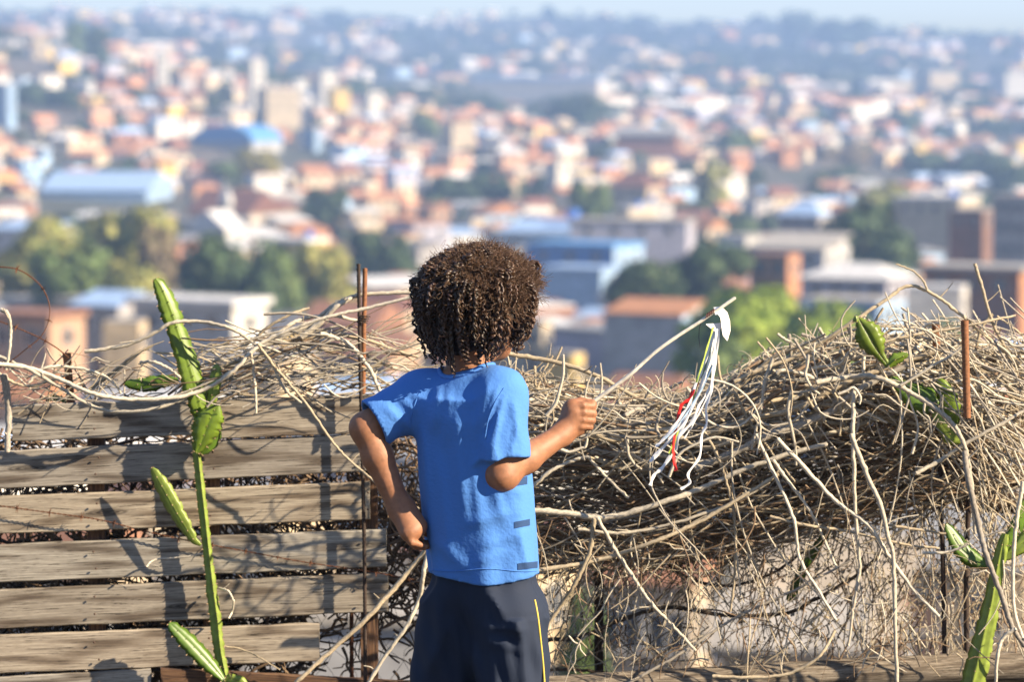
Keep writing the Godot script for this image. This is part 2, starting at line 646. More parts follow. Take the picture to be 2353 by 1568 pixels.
	landmark("brick red house behind the rebar post", 690, 930, 700, 345, {"near": "the rebar post house", "wall": "brown", "roof": "gable", "rc": "terracotta", "rh": 2.0, "win": 2, "show": 80})
	landmark("salmon house behind the vines left of the child", 740, 960, 780, 275, {"wall": "salmon", "roof": "shed", "rc": "terracotta", "rh": 1.2, "win": 2, "show": 90})
	landmark("long white hall far back across the valley", 1085, 1392, 180, 1900, {"near": "the far long hall", "wall": "pale grey", "side": "white", "roof": "flat", "rc": "pale blue", "rh": 2.0, "win": 0, "ratio": 0.3, "deg": -12, "called": "hall", "cat": "building", "show": 60})
	landmark("white flat roofed shed with a dull red front on the far slope", 1415, 1568, 297, 1200, {"near": "the white roofed shed", "wall": "brick", "roof": "flat", "rc": "white", "rh": 2.2, "over": 2.0, "win": 0, "ratio": 0.5, "deg": -10, "called": "shed", "cat": "shed", "show": 50})
	landmark("tall narrow orange brick tower house", 1778, 1838, 345, 1190, {"near": "the orange tower house", "wall": "orange brick", "roof": "flat", "rc": "terracotta", "rh": 0.3, "win": 1, "floors": 3, "deg": 35, "show": 90})
	landmark("house with a broad dark red hip roof below the white shed", 1395, 1525, 402, 850, {"near": "the dark red roof", "wall": "beige", "roof": "hip", "rc": "dark red", "rh": 3.0, "win": 2, "show": 50})
	landmark("tall white apartment stub among houses on the left hill", 353, 388, 128, 1440, {"near": "the tall white stub", "wall": "white", "roof": "flat", "rc": "white", "rh": 0.3, "win": 1, "floors": 3, "deg": 20, "show": 70})
	landmark("white stepped block at the brow of the hill left of centre", 564, 608, 140, 1380, {"near": "the white stepped block", "wall": "white", "roof": "flat", "rc": "white", "rh": 0.3, "win": 1, "floors": 3, "deg": 30, "show": 90})
	landmark("broad cream block right below the white stepped block", 585, 690, 205, 1290, {"wall": "cream", "side": "white", "roof": "flat", "rc": "white", "rh": 0.4, "win": 3, "floors": 3, "deg": 25, "show": 90})
	landmark("bright white twin house on the brow of the hill", 718, 772, 166, 1400, {"wall": "white", "roof": "flat", "rc": "white", "rh": 0.3, "win": 2, "floors": 2, "deg": 40, "show": 50})
	landmark("yellow house on the brow of the hill", 748, 802, 205, 1340, {"wall": "yellow", "roof": "flat", "rc": "pale grey", "rh": 0.3, "win": 2, "deg": 35, "show": 40})
	landmark("gleaming white house right of the yellow house", 828, 875, 214, 1330, {"near": "the gleaming white house", "wall": "white", "roof": "flat", "rc": "white", "rh": 0.3, "win": 2, "deg": 42, "show": 36})
	landmark("cream house with a wide sunlit gable beside the round tree", 1010, 1092, 275, 1230, {"near": "the cream gabled house", "wall": "cream", "roof": "cross", "rc": "terracotta", "rh": 1.4, "win": 2, "floors": 2, "deg": 35, "show": 70})
	landmark("brilliant white cube house in the middle of the town", 1254, 1312, 374, 900, {"near": "the white cube house", "wall": "white", "roof": "flat", "rc": "white", "rh": 0.2, "win": 1, "deg": 45, "show": 40})
	landmark("tall pale blue block cut off by the left edge", -20, 32, 195, 1150, {"near": "the left edge block", "wall": "pale blue", "roof": "flat", "rc": "white", "rh": 0.3, "win": 1, "floors": 3, "show": 70})
	landmark("twin cream tower on the crest of the left hill", 66, 110, 82, 1560, {"near": "the cream crest tower", "wall": "cream", "roof": "flat", "rc": "white", "rh": 0.3, "win": 2, "floors": 3, "deg": 20, "show": 80})
	landmark("low white roofed factory far off on the right", 1972, 2098, 186, 2300, {"wall": "cream", "roof": "flat", "rc": "white", "rh": 2.0, "win": 0, "deg": 15, "called": "factory", "cat": "building", "show": 30})
	landmark("cream factory block far off near the right edge", 2110, 2205, 168, 2350, {"wall": "cream", "side": "white", "roof": "flat", "rc": "white", "rh": 0.8, "win": 0, "deg": 25, "called": "factory", "cat": "building", "show": 40})
	landmark("pale stack of blocks cut off by the right edge", 2285, 2375, 172, 2300, {"wall": "white", "roof": "flat", "rc": "white", "rh": 0.6, "win": 2, "deg": 25, "floors": 3, "show": 60})
	landmark("lone orange shed on the far blue hillside", 1650, 1698, 72, 3600, {"wall": "orange brick", "roof": "gable", "rc": "orange", "rh": 6.0, "win": 0, "deg": 30, "called": "shed", "cat": "shed", "show": 20})
	landmark("grey house under a low gable roof left of the dark trees on the right", 1790, 1920, 470, 560, {"near": "the low hipped house", "wall": "grey", "roof": "hip", "rc": "pale blue", "rh": 1.8, "win": 3, "show": 60})
	landmark("grey concrete house with a shed roof above the bare orange brick house", 1725, 1960, 545, 480, {"wall": "pale grey", "roof": "shed", "rc": "pale grey", "rh": 1.5, "win": 3, "show": 70})
	landmark("row of cream lit roofs right of the dark trees", 2060, 2260, 455, 640, {"near": "the cream roof row", "wall": "cream", "roof": "flat", "rc": "white", "rh": 0.5, "win": 4, "show": 50, "tank": true})
	# close under the hilltop, seen through the vines
	landmark("house under a cream sheet roof seen through the vines low on the right", 1690, 2080, 1335, 84, {"wall": "beige", "roof": "shed", "rc": "cream", "rh": 1.3, "win": 2, "deg": -8, "ratio": 0.9, "show": 250})
	landmark("low house with a pale sheet roof stepped below the cream sheet roof", 1660, 1990, 1418, 74, {"wall": "beige", "roof": "shed", "rc": "pale grey", "rh": 0.7, "win": 1, "deg": -10, "ratio": 0.6, "show": 100})
	landmark("brown house stepped above the cream sheet roof", 1800, 2110, 1272, 93, {"wall": "brown", "roof": "shed", "rc": "cream", "rh": 0.8, "win": 2, "deg": -14, "ratio": 0.6, "show": 100})
	landmark("beige house with terracotta roof seen through the vines below the dark log", 1370, 1640, 1240, 104, {"wall": "beige", "roof": "gable", "rc": "terracotta", "rh": 1.2, "win": 2, "deg": -15, "show": 200})
	landmark("sand coloured house with grey roof seen through the vines far right", 1880, 2420, 1150, 112, {"wall": "sand", "roof": "gable", "rc": "grey", "rh": 1.8, "win": 3, "deg": -12, "show": 200})
	landmark("plain grey wall house just below the end of the plank fence", 560, 1080, 1400, 66, {"wall": "pale grey", "roof": "flat", "rc": "pale grey", "rh": 0.2, "over": 0.3, "win": 0, "deg": -6, "show": 250})
	landmark("beige house with terracotta roof behind the left planks", -80, 330, 1180, 96, {"wall": "beige", "roof": "gable", "rc": "terracotta", "rh": 1.5, "win": 2, "show": 250})
	landmark("sand coloured flat roofed house behind the middle planks", 380, 760, 1130, 110, {"wall": "sand", "roof": "flat", "rc": "grey", "rh": 0.4, "win": 2, "show": 250})
	landmark("sand coloured house with dark red roof down the slope behind the child", 940, 1330, 1190, 112, {"wall": "sand", "roof": "gable", "rc": "dark red", "rh": 1.2, "win": 2, "show": 250})
	landmark("salmon house with white roof behind the left end of the vines", 1560, 1800, 935, 232, {"wall": "salmon", "roof": "flat", "rc": "terracotta", "rh": 0.4, "win": 2, "show": 100})
	landmark("brown roofed house below the grey box house", 1395, 1600, 868, 262, {"wall": "brown", "roof": "gable", "rc": "terracotta", "rh": 1.8, "win": 2, "show": 60})


# ---- trees
func crown_mesh(kind: int) -> ArrayMesh:
	var key := "crown%d" % kind
	if shared.has(key):
		return shared[key]
	var r := RandomNumberGenerator.new()
	r.seed = 100 + kind
	var mb := MB.new()
	mb.colored = true
	var lobes := []
	for k in 15:
		var a := r.randf() * TAU
		var rad := r.randf_range(0.25, 0.62)
		lobes.append([Vector3(cos(a) * rad, r.randf_range(-0.7, 0.55), sin(a) * rad), r.randf_range(0.34, 0.52)])
	for k in 2600:
		var lb: Array = lobes[r.randi() % lobes.size()]
		var dirn := Vector3(r.randfn(), r.randfn(), r.randfn()).normalized()
		var p: Vector3 = lb[0] + dirn * lb[1] * pow(r.randf(), 0.25)
		var s := r.randf_range(0.06, 0.13)
		var a := Vector3(r.randfn(), r.randfn(), r.randfn()).normalized() * s
		var b := a.cross(dirn + Vector3(r.randfn(), r.randfn(), r.randfn()) * 0.5).normalized() * s
		var g := r.randf_range(0.65, 1.35)
		var col := Color(g * r.randf_range(0.85, 1.15), g, g * 0.9)
		var nn := (dirn * 1.4 + Vector3.UP * 0.3 + a.cross(b).normalized() * 0.5).normalized()
		if a.cross(b).dot(nn) < 0.0:
			b = -b
		var q := mb.v.size()
		mb.add(p - a, nn, Vector2.ZERO, col)
		mb.add(p + b * 0.7, nn, Vector2.ZERO, col)
		mb.add(p + a, nn, Vector2.ZERO, col)
		mb.add(p - b * 0.7, nn, Vector2.ZERO, col)
		mb.tri(q, q + 1, q + 2)
		mb.tri(q, q + 2, q + 3)
	shared[key] = mb.mesh()
	return shared[key]


func trunk_mesh() -> ArrayMesh:
	if not shared.has("trunk"):
		var mb := MB.new()
		mb.tube(PackedVector3Array([Vector3(0, -0.4, 0), Vector3(0.02, 0.3, 0), Vector3(0.0, 0.75, 0.03), Vector3(0.03, 1.2, 0)]), PackedFloat32Array([0.11, 0.085, 0.06, 0.03]), 8)
		for k in 5:
			var a := TAU * k / 5.0 + 0.4
			mb.tube(PackedVector3Array([Vector3(0, 0.45 + 0.07 * k, 0), Vector3(cos(a) * 0.3, 0.8 + 0.05 * k, sin(a) * 0.3), Vector3(cos(a) * 0.55, 1.0 + 0.07 * k, sin(a) * 0.55)]), PackedFloat32Array([0.045, 0.03, 0.012]), 5)
		shared.trunk = mb.mesh()
	return shared.trunk


func leaf_paint(key: String) -> StandardMaterial3D:
	var c := {"dark green": lin(0.036, 0.068, 0.020), "green": lin(0.10, 0.15, 0.038), "bright green": lin(0.22, 0.30, 0.035), "olive": lin(0.30, 0.30, 0.085), "yellow green": lin(0.26, 0.23, 0.05), "brown": lin(0.18, 0.14, 0.08)}
	var m := paint("leaf " + key, c[key], 0.8)
	m.vertex_color_use_as_albedo = true
	m.backlight_enabled = true
	m.backlight = c[key]
	return m


func tree(label: String, x0: float, x1: float, y0: float, d: float, col: String, squash := 0.8, block := 60.0) -> void:
	var wide := (x1 - x0) * UNIT * d * 0.5
	var x := ((x0 + x1) * 0.5 - 1176.5) * UNIT * d
	var z := EYE.z - d
	var top := 1.55 - d * (y0 - 119.0) * UNIT
	var low := minf(land(x, z), top - wide * 1.2)
	var tallness := maxf(wide * squash, (top - low) * 0.46)
	var cy := top - tallness * 0.92
	var t := thing("tree", label, "tree", Vector3(x, low, z), rng.randf() * TAU, "trees among the houses")
	var tall := maxf(cy - low, 1.0)
	part("trunk", trunk_mesh(), paint("bark", lin(0.12, 0.09, 0.06), 0.95), t, Vector3.ZERO, Vector3(wide * 0.9, tall, wide * 0.9))
	part("crown", crown_mesh(rng.randi() % 5), leaf_paint(col), t, Vector3(0, cy - low, 0), Vector3(wide * 1.28, tallness, wide * 1.28))
	taken.append([x0 + wide * 0.1, x1, y0, y0 + block, d])


func build_trees() -> void:
	tree("large olive tree left of the dark tree on the left", 160, 400, 472, 440, "olive", 0.75, 180)
	tree("pale olive tree by the left edge above the barbed wire loop", -30, 190, 520, 420, "olive", 0.8, 150)
	tree("bushy yellowing tree below the pale blue warehouse", 60, 240, 560, 400, "green", 0.8, 110)
	tree("low yellow green tree in the gap under the large olive tree", 60, 330, 585, 415, "olive", 0.8, 80)
	tree("spreading pale tree under the warehouse's left end", 20, 200, 490, 470, "olive", 0.7, 60)
	tree("brownish thin tree beside the large olive tree", 300, 400, 520, 430, "brown", 1.0, 140)
	tree("green tree directly behind the tall cactus tip", 230, 380, 590, 385, "olive", 0.8, 90)
	tree("dark round tree right of the tall cactus tip", 380, 570, 545, 395, "dark green", 0.85, 150)
	tree("dark tree with a yellow patch left of the rebar post", 560, 690, 560, 420, "green", 0.8, 110)
	tree("mottled tree with yellow leaves above the rebar post", 660, 810, 545, 430, "olive", 0.75, 100)
	tree("dark tree low between the cactus and the rebar post", 520, 640, 610, 380, "dark green", 0.8, 80)
	tree("shaded tree left of the curly hair", 800, 950, 530, 540, "dark green", 0.8, 90)
	tree("big dark tree left of the bright green tree", 1400, 1580, 585, 410, "dark green", 0.8, 120)
	tree("big dark tree rising behind the stick tip", 1540, 1725, 548, 425, "dark green", 0.85, 150)
	tree("bright green tree behind the white ribbons", 1600, 1840, 655, 300, "bright green", 0.85, 170)
	tree("bright green tree reaching the vine mound", 1750, 1985, 690, 285, "bright green", 0.75, 140)
	tree("bright leafy tree between the stick and the big dark tree", 1560, 1800, 672, 278, "bright green", 0.85, 120)
	tree("green bush at the foot of the bright green tree", 1600, 1740, 790, 270, "green", 0.9, 110)
	tree("dark broad tree left of the brick houses on the right", 1885, 2090, 462, 525, "dark green", 0.75, 110)
	tree("dark tree below the round blue tank on the right", 1990, 2140, 530, 505, "dark green", 0.7, 70)
	tree("round green tree in the middle of the town", 1308, 1402, 415, 760, "green", 1.0, 70)
	tree("dark wide tree above the curly hair on its left", 980, 1090, 405, 905, "dark green", 0.7, 60)
	tree("dark wide tree above the curly hair on its right", 1070, 1180, 400, 910, "dark green", 0.7, 60)
	tree("round dark tree beside the cream gabled house", 942, 1008, 262, 1330, "green", 1.1, 50)
	tree("lone dark tree on the crest of the left hill", 200, 250, 60, 1540, "dark green", 0.8, 30)
	tree("second dark tree on the crest of the left hill", 140, 190, 48, 1620, "green", 0.7, 25)
	tree("broad dark tree on the slope near the left edge", 20, 130, 195, 1260, "dark green", 0.6, 50)
	tree("dark tree right of the broad dark tree on the left slope", 100, 190, 205, 1240, "dark green", 0.6, 50)
	tree("hazy round tree below the long white far hall", 1255, 1390, 222, 1480, "dark green", 0.7, 45)
	tree("hazy dark tree on the right below the far factories", 2060, 2190, 345, 1260, "dark green", 0.6, 50)
	tree("hazy brownish tree on the right slope", 1880, 2010, 335, 1290, "brown", 0.7, 50)
	tree("dark tree at the right edge of the middle slope", 2180, 2330, 345, 1250, "dark green", 0.7, 60)
	tree("second dark tree at the right edge of the middle slope", 2270, 2400, 375, 1110, "dark green", 0.7, 60)
	tree("green tree above the dark broad tree on the right", 1960, 2080, 420, 800, "olive", 0.7, 40)
	tree("small green tree among cream houses right of the middle", 1600, 1680, 370, 900, "olive", 0.8, 40)
	tree("dark blue hazy tree far right beyond the houses", 2240, 2330, 270, 1750, "dark green", 0.8, 40)
	tree("hazy tree left of the far right tree", 1640, 1740, 305, 1250, "green", 0.6, 30)
	tree("green tree under the barrel roofed hall", 460, 560, 370, 980, "green", 0.7, 30)
	tree("dark tree between the chapel and the middle of the town", 690, 800, 430, 760, "dark green", 0.7, 50)
	tree("yellow flowering tree below the barrel roofed hall", 540, 630, 345, 960, "yellow green", 0.8, 50)
	tree("green tree behind the vine mound on the right", 2130, 2260, 740, 300, "green", 0.8, 60)
	tree("green tree seen through the wire right of the shorts", 1285, 1400, 1330, 75, "green", 1.2, 140)
	tree("dark tree at the top of the right far ridge", 1880, 2010, 40, 3300, "dark green", 0.7, 20)
	tree("dark tree crowning the ridge above the orange shed", 1790, 1870, 28, 3500, "dark green", 0.9, 20)


func blocked(x0: float, x1: float, y0: float, y1: float, d: float) -> bool:
	for t in taken:
		if d < t[4] + 14.0 and x0 < t[1] and x1 > t[0] and y0 < t[3] and y1 > t[2]:
			return true
	return false


var said := {}


func place_label(what: String, x: float, y: float) -> String:
	# says where a house stands by the nearest building that can be told by name
	var best := ""
	var least := 1e9
	var off := Vector2.ZERO
	for m in marks:
		var v := Vector2(x - m[0], y - m[1])
		if v.length() < least:
			least = v.length()
			best = m[2]
			off = v
	var side := ""
	if absf(off.y) > 14.0:
		side = "above" if off.y < 0 else "below"
	if absf(off.x) > 18.0:
		side += (" left of" if off.x < 0 else " right of")
	var line := "%s, %s%s %s" % [what, "just " if least < 75.0 else "", side.strip_edges() if side else "behind", best]
	var n: int = said.get(line, 0)
	said[line] = n + 1
	if n > 0:
		line = "%s %s, %s%s %s" % [ordinal(n), what, "just " if least < 75.0 else "", side.strip_edges() if side else "behind", best]
	return line


func ordinal(n: int) -> String:
	var words := ["first", "second", "third", "fourth", "fifth", "sixth", "seventh", "eighth", "ninth", "tenth", "eleventh", "twelfth", "thirteenth", "fourteenth", "fifteenth", "sixteenth", "seventeenth", "eighteenth", "nineteenth", "twentieth"]
	if n < 20:
		return words[n]
	if n < 29:
		return "twenty-" + words[n - 20]
	return "number %d" % (n + 1)


func build_town() -> void:
	build_landmarks()
	build_trees()
	var walls := ["white", "white", "white", "cream", "cream", "cream", "beige", "sand", "salmon", "orange brick", "brick", "pale grey", "grey", "lilac grey", "pale blue", "yellow"]
	var far := MB.new()
	far.colored = true
	var made := 0
	var row := 0
	var d := 175.0
	var green := []
	while d < 1720.0:
		var step := 0.047 if d < 700.0 else (0.04 if d < 1000.0 else 0.03)
		var edge := d * 0.1326 * 1.5
		var x := -edge - rng.randf() * 8.0
		while x < edge:
			var w := rng.randf_range(6.5, 11.5) * (1.0 if d < 600.0 else 0.74)
			var z := EYE.z - d + rng.randf_range(-0.35, 0.35) * step * d
			var dd := EYE.z - z
			var floors := 2 if rng.randf() < 0.42 else 1
			var gl := land(x, z)
			var top := gl + (3.2 if d < 600.0 else 2.7) * floors + rng.randf_range(0.0, 1.2)
			var ys := 119.0 + (1.55 - top) / dd / UNIT
			var yb := 119.0 + (1.55 - gl) / dd / UNIT
			var xs := 1176.5 + x / dd / UNIT
			var half := w * 0.6 / dd / UNIT
			var veg := rough_noise.get_noise_2d(x * 0.02 + 9.0, z * 0.011)
			var lone := rng.randf()
			if blocked(xs - half, xs + half, ys, yb + 6.0, dd):
				x += w * 0.8
				continue
			if (veg > 0.22 and dd > 420.0) or lone < 0.10:
				green.append([x, z, rng.randf_range(2.2, 4.2)])
				x += w * 0.9
				continue
			var o := {"x": x, "z": z, "w": w, "dp": w * rng.randf_range(0.7, 1.1), "top": top, "floors": floors}
			o.turn = deg_to_rad(-28.0 + rng.randf_range(-9, 9) + (62.0 if rng.randf() < (0.5 if d < 650.0 else 0.78) else 0.0))
			o.wall = walls[rng.randi() % walls.size()]
			var rk := rng.randf()
			if rk < 0.38:
				o.roof = ["gable", "cross", "hip"][rng.randi() % 3]
				o.rc = ["terracotta", "terracotta", "orange", "dark red"][rng.randi() % 4]
				o.rh = rng.randf_range(1.3, 2.3)
			elif rk < 0.68:
				o.roof = "shed"
				o.rc = ["pale grey", "grey", "pale blue", "white", "dark grey"][rng.randi() % 5]
				o.rh = rng.randf_range(0.6, 1.2)
			else:
				o.roof = "flat"
				o.rc = ["pale grey", "grey", "white", "terracotta"][rng.randi() % 4]
				o.rh = rng.randf_range(0.25, 0.7)
				o.over = 0.15
			o.win = (2 if dd < 1000.0 else 1) if rng.randf() < 0.9 else 0
			if rng.randf() < 0.12 and o.roof == "flat":
				o.tank = true
			if made < 234 and absf(x) < dd * 0.1326 and d < 1320.0:
				var rn: String = {"gable": "gabled", "cross": "gabled", "hip": "hipped", "shed": "lean-to", "flat": "flat"}[o.roof]
				house(o, place_label("%s house with %s %s roof" % [o.wall, o.rc, rn], xs, ys), "houses of the town below")
				made += 1
			else:
				far_house(far, o)
			x += w * (rng.randf_range(1.05, 1.5) if d > 420.0 else rng.randf_range(0.95, 1.2))
		row += 1
		d *= 1.0 + step
	# the far side of the valley
	var rf := RandomNumberGenerator.new()
	rf.seed = 77
	for k in 2500:
		var dd := 1750.0 * pow(2.75, rf.randf())
		var x := dd * 0.1326 * rf.randf_range(-1.5, 1.5)
		var z := EYE.z - dd
		var cl := rough_noise.get_noise_2d(x * 0.0035 + 31.0, z * 0.0022)
		var u := x / (dd * 0.1326)
		if cl + rf.randf_range(-0.4, 0.4) < 0.0 + 0.22 * smoothstep(-0.35, 0.5, u) - (0.2 if dd < 2300.0 else 0.0):
			continue
		var w := rf.randf_range(8, 15)
		if rf.randf() < 0.12:
			w *= 2.0
		var o := {"x": x, "z": z, "w": w, "dp": w * 0.8, "top": land(x, z) + rf.randf_range(4, 9), "rh": 1.8, "turn": deg_to_rad(-28.0 + (62.0 if rf.randf() < 0.75 else 0.0))}
		o.wall = walls[rf.randi() % walls.size()]
		o.roof = "gable" if rf.randf() < 0.5 else "flat"
		o.rc = ["terracotta", "orange", "white", "pale grey"][rf.randi() % 4]
		far_house(far, o)
	var fm := paint("far houses", Color.WHITE, 0.9)
	fm.vertex_color_use_as_albedo = true
	var fo := obj("distant_houses", far.mesh(), fm)
	tag(fo, "hundreds of small hazy houses scattered over the far hillsides", "houses", "", "stuff")
	# greenery between the houses and woods on the far hills, too many and too small to count
	for k in 5600:
		var dd := 1700.0 * pow(2.9, rf.randf())
		var x := dd * 0.1326 * rf.randf_range(-1.6, 1.6)
		var z := EYE.z - dd
		var cl := rough_noise.get_noise_2d(x * 0.0035 + 31.0, z * 0.0022)
		if cl + rf.randf_range(-0.2, 0.2) < 0.10:
			green.append([x, z, rf.randf_range(4.0, 8.5)])
	var mm := MultiMesh.new()
	mm.transform_format = MultiMesh.TRANSFORM_3D
	mm.use_colors = true
	mm.mesh = crown_mesh(2)
	mm.instance_count = green.size()
	for k in green.size():
		var g: Array = green[k]
		var s: float = g[2]
		mm.set_instance_transform(k, Transform3D(Basis(Vector3.UP, rf.randf() * TAU).scaled(Vector3(s, s * rf.randf_range(0.6, 0.95), s)), Vector3(g[0], land(g[0], g[1]) + s * 0.5, g[1])))
		var b := rf.randf_range(0.6, 1.5)
		mm.set_instance_color(k, Color(b * rf.randf_range(0.8, 1.5), b, b * 0.9))
	var mi := MultiMeshInstance3D.new()
	mi.name = "woods"
	mi.multimesh = mm
	mi.material_override = leaf_paint("dark green")
	add_child(mi, true)
	tag(mi, "dark woods and garden greenery spread between the houses and over the far hills", "woods", "", "stuff")


func far_house(mb: MB, o: Dictionary) -> void:
	var low: float = land(o.x, o.z) - 1.5
	var t := Transform3D(Basis(Vector3.UP, o.turn), Vector3(o.x, low, o.z))
	var rh: float = o.rh
	var h: float = o.top - low - rh
	var w: float = o.w * 0.5
	var dp: float = o.dp * 0.5
	var wc: Color = wall_paint(o.wall).albedo_color.srgb_to_linear()
	var rc: Color = roof_paint(o.rc).albedo_color.srgb_to_linear()
	mb.box(t, Vector3(-w, 0, -dp), Vector3(w, h, dp), wc)
	if o.roof == "flat":
		mb.box(t, Vector3(-w - 0.1, h, -dp - 0.1), Vector3(w + 0.1, h + rh * 0.4, dp + 0.1), rc)
	else:
		var q := t * Transform3D(Basis().scaled(Vector3(w * 2.0 + 0.6, rh, dp * 2.0 + 0.6)), Vector3(0, h, 0))
		var a := q * Vector3(-0.5, 0, 0.5)
		var b := q * Vector3(0.5, 0, 0.5)
		var c := q * Vector3(-0.5, 0, -0.5)
		var d := q * Vector3(0.5, 0, -0.5)
		var e := q * Vector3(-0.5, 1, 0)
		var f := q * Vector3(0.5, 1, 0)
		mb.quad(a, e, f, b, rc)
		mb.quad(d, f, e, c, rc)
		mb.face(c, e, a, rc)
		mb.face(b, f, d, rc)
	for s in [-0.4, 0.4]:
		mb.box(t, Vector3(s * w - 0.6, h - 1.8, dp), Vector3(s * w + 0.6, h - 0.7, dp + 0.04), Color(0.03, 0.035, 0.045))
		mb.box(t, Vector3(w, h - 1.8, s * dp - 0.6), Vector3(w + 0.04, h - 0.7, s * dp + 0.6), Color(0.03, 0.035, 0.045))


# ---- bodies: distances joined smoothly and meshed as surface nets
func bone(p: Vector3, a: Vector3, b: Vector3, ra: float, rb: float) -> float:
	var ab := b - a
	var t := clampf((p - a).dot(ab) / ab.length_squared(), 0.0, 1.0)
	return p.distance_to(a + ab * t) - lerpf(ra, rb, t)


func blend(a: float, b: float, k: float) -> float:
	var h := maxf(k - absf(a - b), 0.0) / k
	return minf(a, b) - h * h * k * 0.25


func egg(p: Vector3, c: Vector3, r: Vector3) -> float:
	var q := (p - c) / r
	var l := q.length()
	return (l - 1.0) * minf(r.x, minf(r.y, r.z)) * (0.55 + 0.45 * l)


func net(mb: MB, f: Callable, lo: Vector3, hi: Vector3, cell: float) -> void:
	# surface nets on the blocks that the surface may cross
	var nx := int(ceil((hi.x - lo.x) / cell)) + 1
	var ny := int(ceil((hi.y - lo.y) / cell)) + 1
	var nz := int(ceil((hi.z - lo.z) / cell)) + 1
	var val := {}
	var blk := 4
	var cells := []
	for bz in range(0, nz, blk):
		for by in range(0, ny, blk):
			for bx in range(0, nx, blk):
				var mid := lo + Vector3(bx + blk * 0.5, by + blk * 0.5, bz + blk * 0.5) * cell
				if absf(f.call(mid)) > blk * cell * 1.25 + 0.006:
					continue
				for z in range(bz, mini(bz + blk, nz - 1)):
					for y in range(by, mini(by + blk, ny - 1)):
						for x in range(bx, mini(bx + blk, nx - 1)):
							cells.append(x + nx * (y + ny * z))
				for z in range(bz, bz + blk + 1):
					for y in range(by, by + blk + 1):
						for x in range(bx, bx + blk + 1):
							var key := x + nx * (y + ny * z)
							if not val.has(key):
								val[key] = f.call(lo + Vector3(x, y, z) * cell)
	var sx := 1
	var sy := nx
	var sz := nx * ny
	var corner := [0, sx, sy, sx + sy, sz, sx + sz, sy + sz, sx + sy + sz]
	var offs := [Vector3(0, 0, 0), Vector3(1, 0, 0), Vector3(0, 1, 0), Vector3(1, 1, 0), Vector3(0, 0, 1), Vector3(1, 0, 1), Vector3(0, 1, 1), Vector3(1, 1, 1)]
	var ends := [[0, 1], [2, 3], [4, 5], [6, 7], [0, 2], [1, 3], [4, 6], [5, 7], [0, 4], [1, 5], [2, 6], [3, 7]]
	var vert := {}
	var first := mb.v.size()
	for key in cells:
		var s := PackedFloat32Array()
		var neg := 0
		for k in 8:
			var q: float = val[key + corner[k]]
			s.append(q)
			if q < 0.0:
				neg += 1
		if neg == 0 or neg == 8:
			continue
		var sum := Vector3.ZERO
		var cnt := 0
		for e in ends:
			var a: float = s[e[0]]
			var b: float = s[e[1]]
			if (a < 0.0) != (b < 0.0):
				sum += offs[e[0]].lerp(offs[e[1]], a / (a - b))
				cnt += 1
		var x: int = key % nx
		var y: int = (key / nx) % ny
		var z: int = key / sz
		var nn := Vector3(s[1] + s[3] + s[5] + s[7] - s[0] - s[2] - s[4] - s[6], s[2] + s[3] + s[6] + s[7] - s[0] - s[1] - s[4] - s[5], s[4] + s[5] + s[6] + s[7] - s[0] - s[1] - s[2] - s[3])
		var p := lo + (Vector3(x, y, z) + sum / cnt) * cell
		vert[key] = mb.add(p, nn.normalized(), Vector2(p.x, p.y) * 10.0)
	for key in vert:
		var a: float = val[key]
		for ax in 3:
			var step: int = [sx, sy, sz][ax]
			var b: float = val[key + step]
			if (a < 0.0) == (b < 0.0):
				continue
			var u: int = [sy, sz, sx][ax]
			var w: int = [sz, sx, sy][ax]
			var q0: int = vert.get(key - u - w, -1)
			var q1: int = vert.get(key - w, -1)
			var q2: int = vert.get(key, -1)
			var q3: int = vert.get(key - u, -1)
			if q0 < 0 or q1 < 0 or q2 < 0 or q3 < 0:
				continue
			if a < 0.0:
				mb.tri(q0, q2, q1)
				mb.tri(q0, q3, q2)
			else:
				mb.tri(q0, q1, q2)
				mb.tri(q0, q2, q3)
	# even the normals out over each vertex's faces
	var acc := PackedVector3Array()
	acc.resize(mb.v.size() - first)
	var from := mb.i.size()
	for k in range(0, mb.i.size(), 3):
		var a := mb.i[k]
		if a < first:
			continue
		var b := mb.i[k + 1]
		var c := mb.i[k + 2]
		var nn := (mb.v[c] - mb.v[a]).cross(mb.v[b] - mb.v[a])
		acc[a - first] += nn
		acc[b - first] += nn
		acc[c - first] += nn
	for k in acc.size():
		if acc[k].length() > 1e-12:
			mb.n[first + k] = acc[k].normalized()
		elif mb.n[first + k].length() < 0.5:
			mb.n[first + k] = Vector3.UP


# the child's joints, measured in the view; the torso is turned a little to the right
var J := {}
const FACING := Vector3(0.326, 0, -0.9455)
const ACROSS := Vector3(0.9455, 0, 0.326)


func joints() -> void:
	J.pelvis = spot(1112, 1330, 0.0)
	J.waist = spot(1098, 1190, 0.0)
	J.chest = spot(1080, 1000, 0.0)
	J.neck_base = spot(1072, 872, -0.005)
	J.neck_top = spot(1088, 780, -0.02)
	J.head = spot(1104, 714, -0.03)
	J.sho_l = spot(972, 912, -0.04)
	J.sho_r = spot(1150, 905, 0.055)
	J.elb_l = spot(838, 985, 0.0)
	J.wri_l = spot(918, 1172, 0.02)
	J.elb_r = spot(1152, 1092, 0.075)
	J.wri_r = spot(1292, 1000, -0.03)
	J.hip_l = spot(1050, 1370, -0.03)
	J.hip_r = spot(1172, 1370, 0.035)
	J.kne_l = spot(1022, 1620, -0.05)
	J.kne_r = spot(1182, 1620, 0.04)
	J.ank_l = Vector3(J.kne_l.x - 0.02, 0.065, -0.04)
	J.ank_r = Vector3(J.kne_r.x + 0.02, 0.065, 0.04)


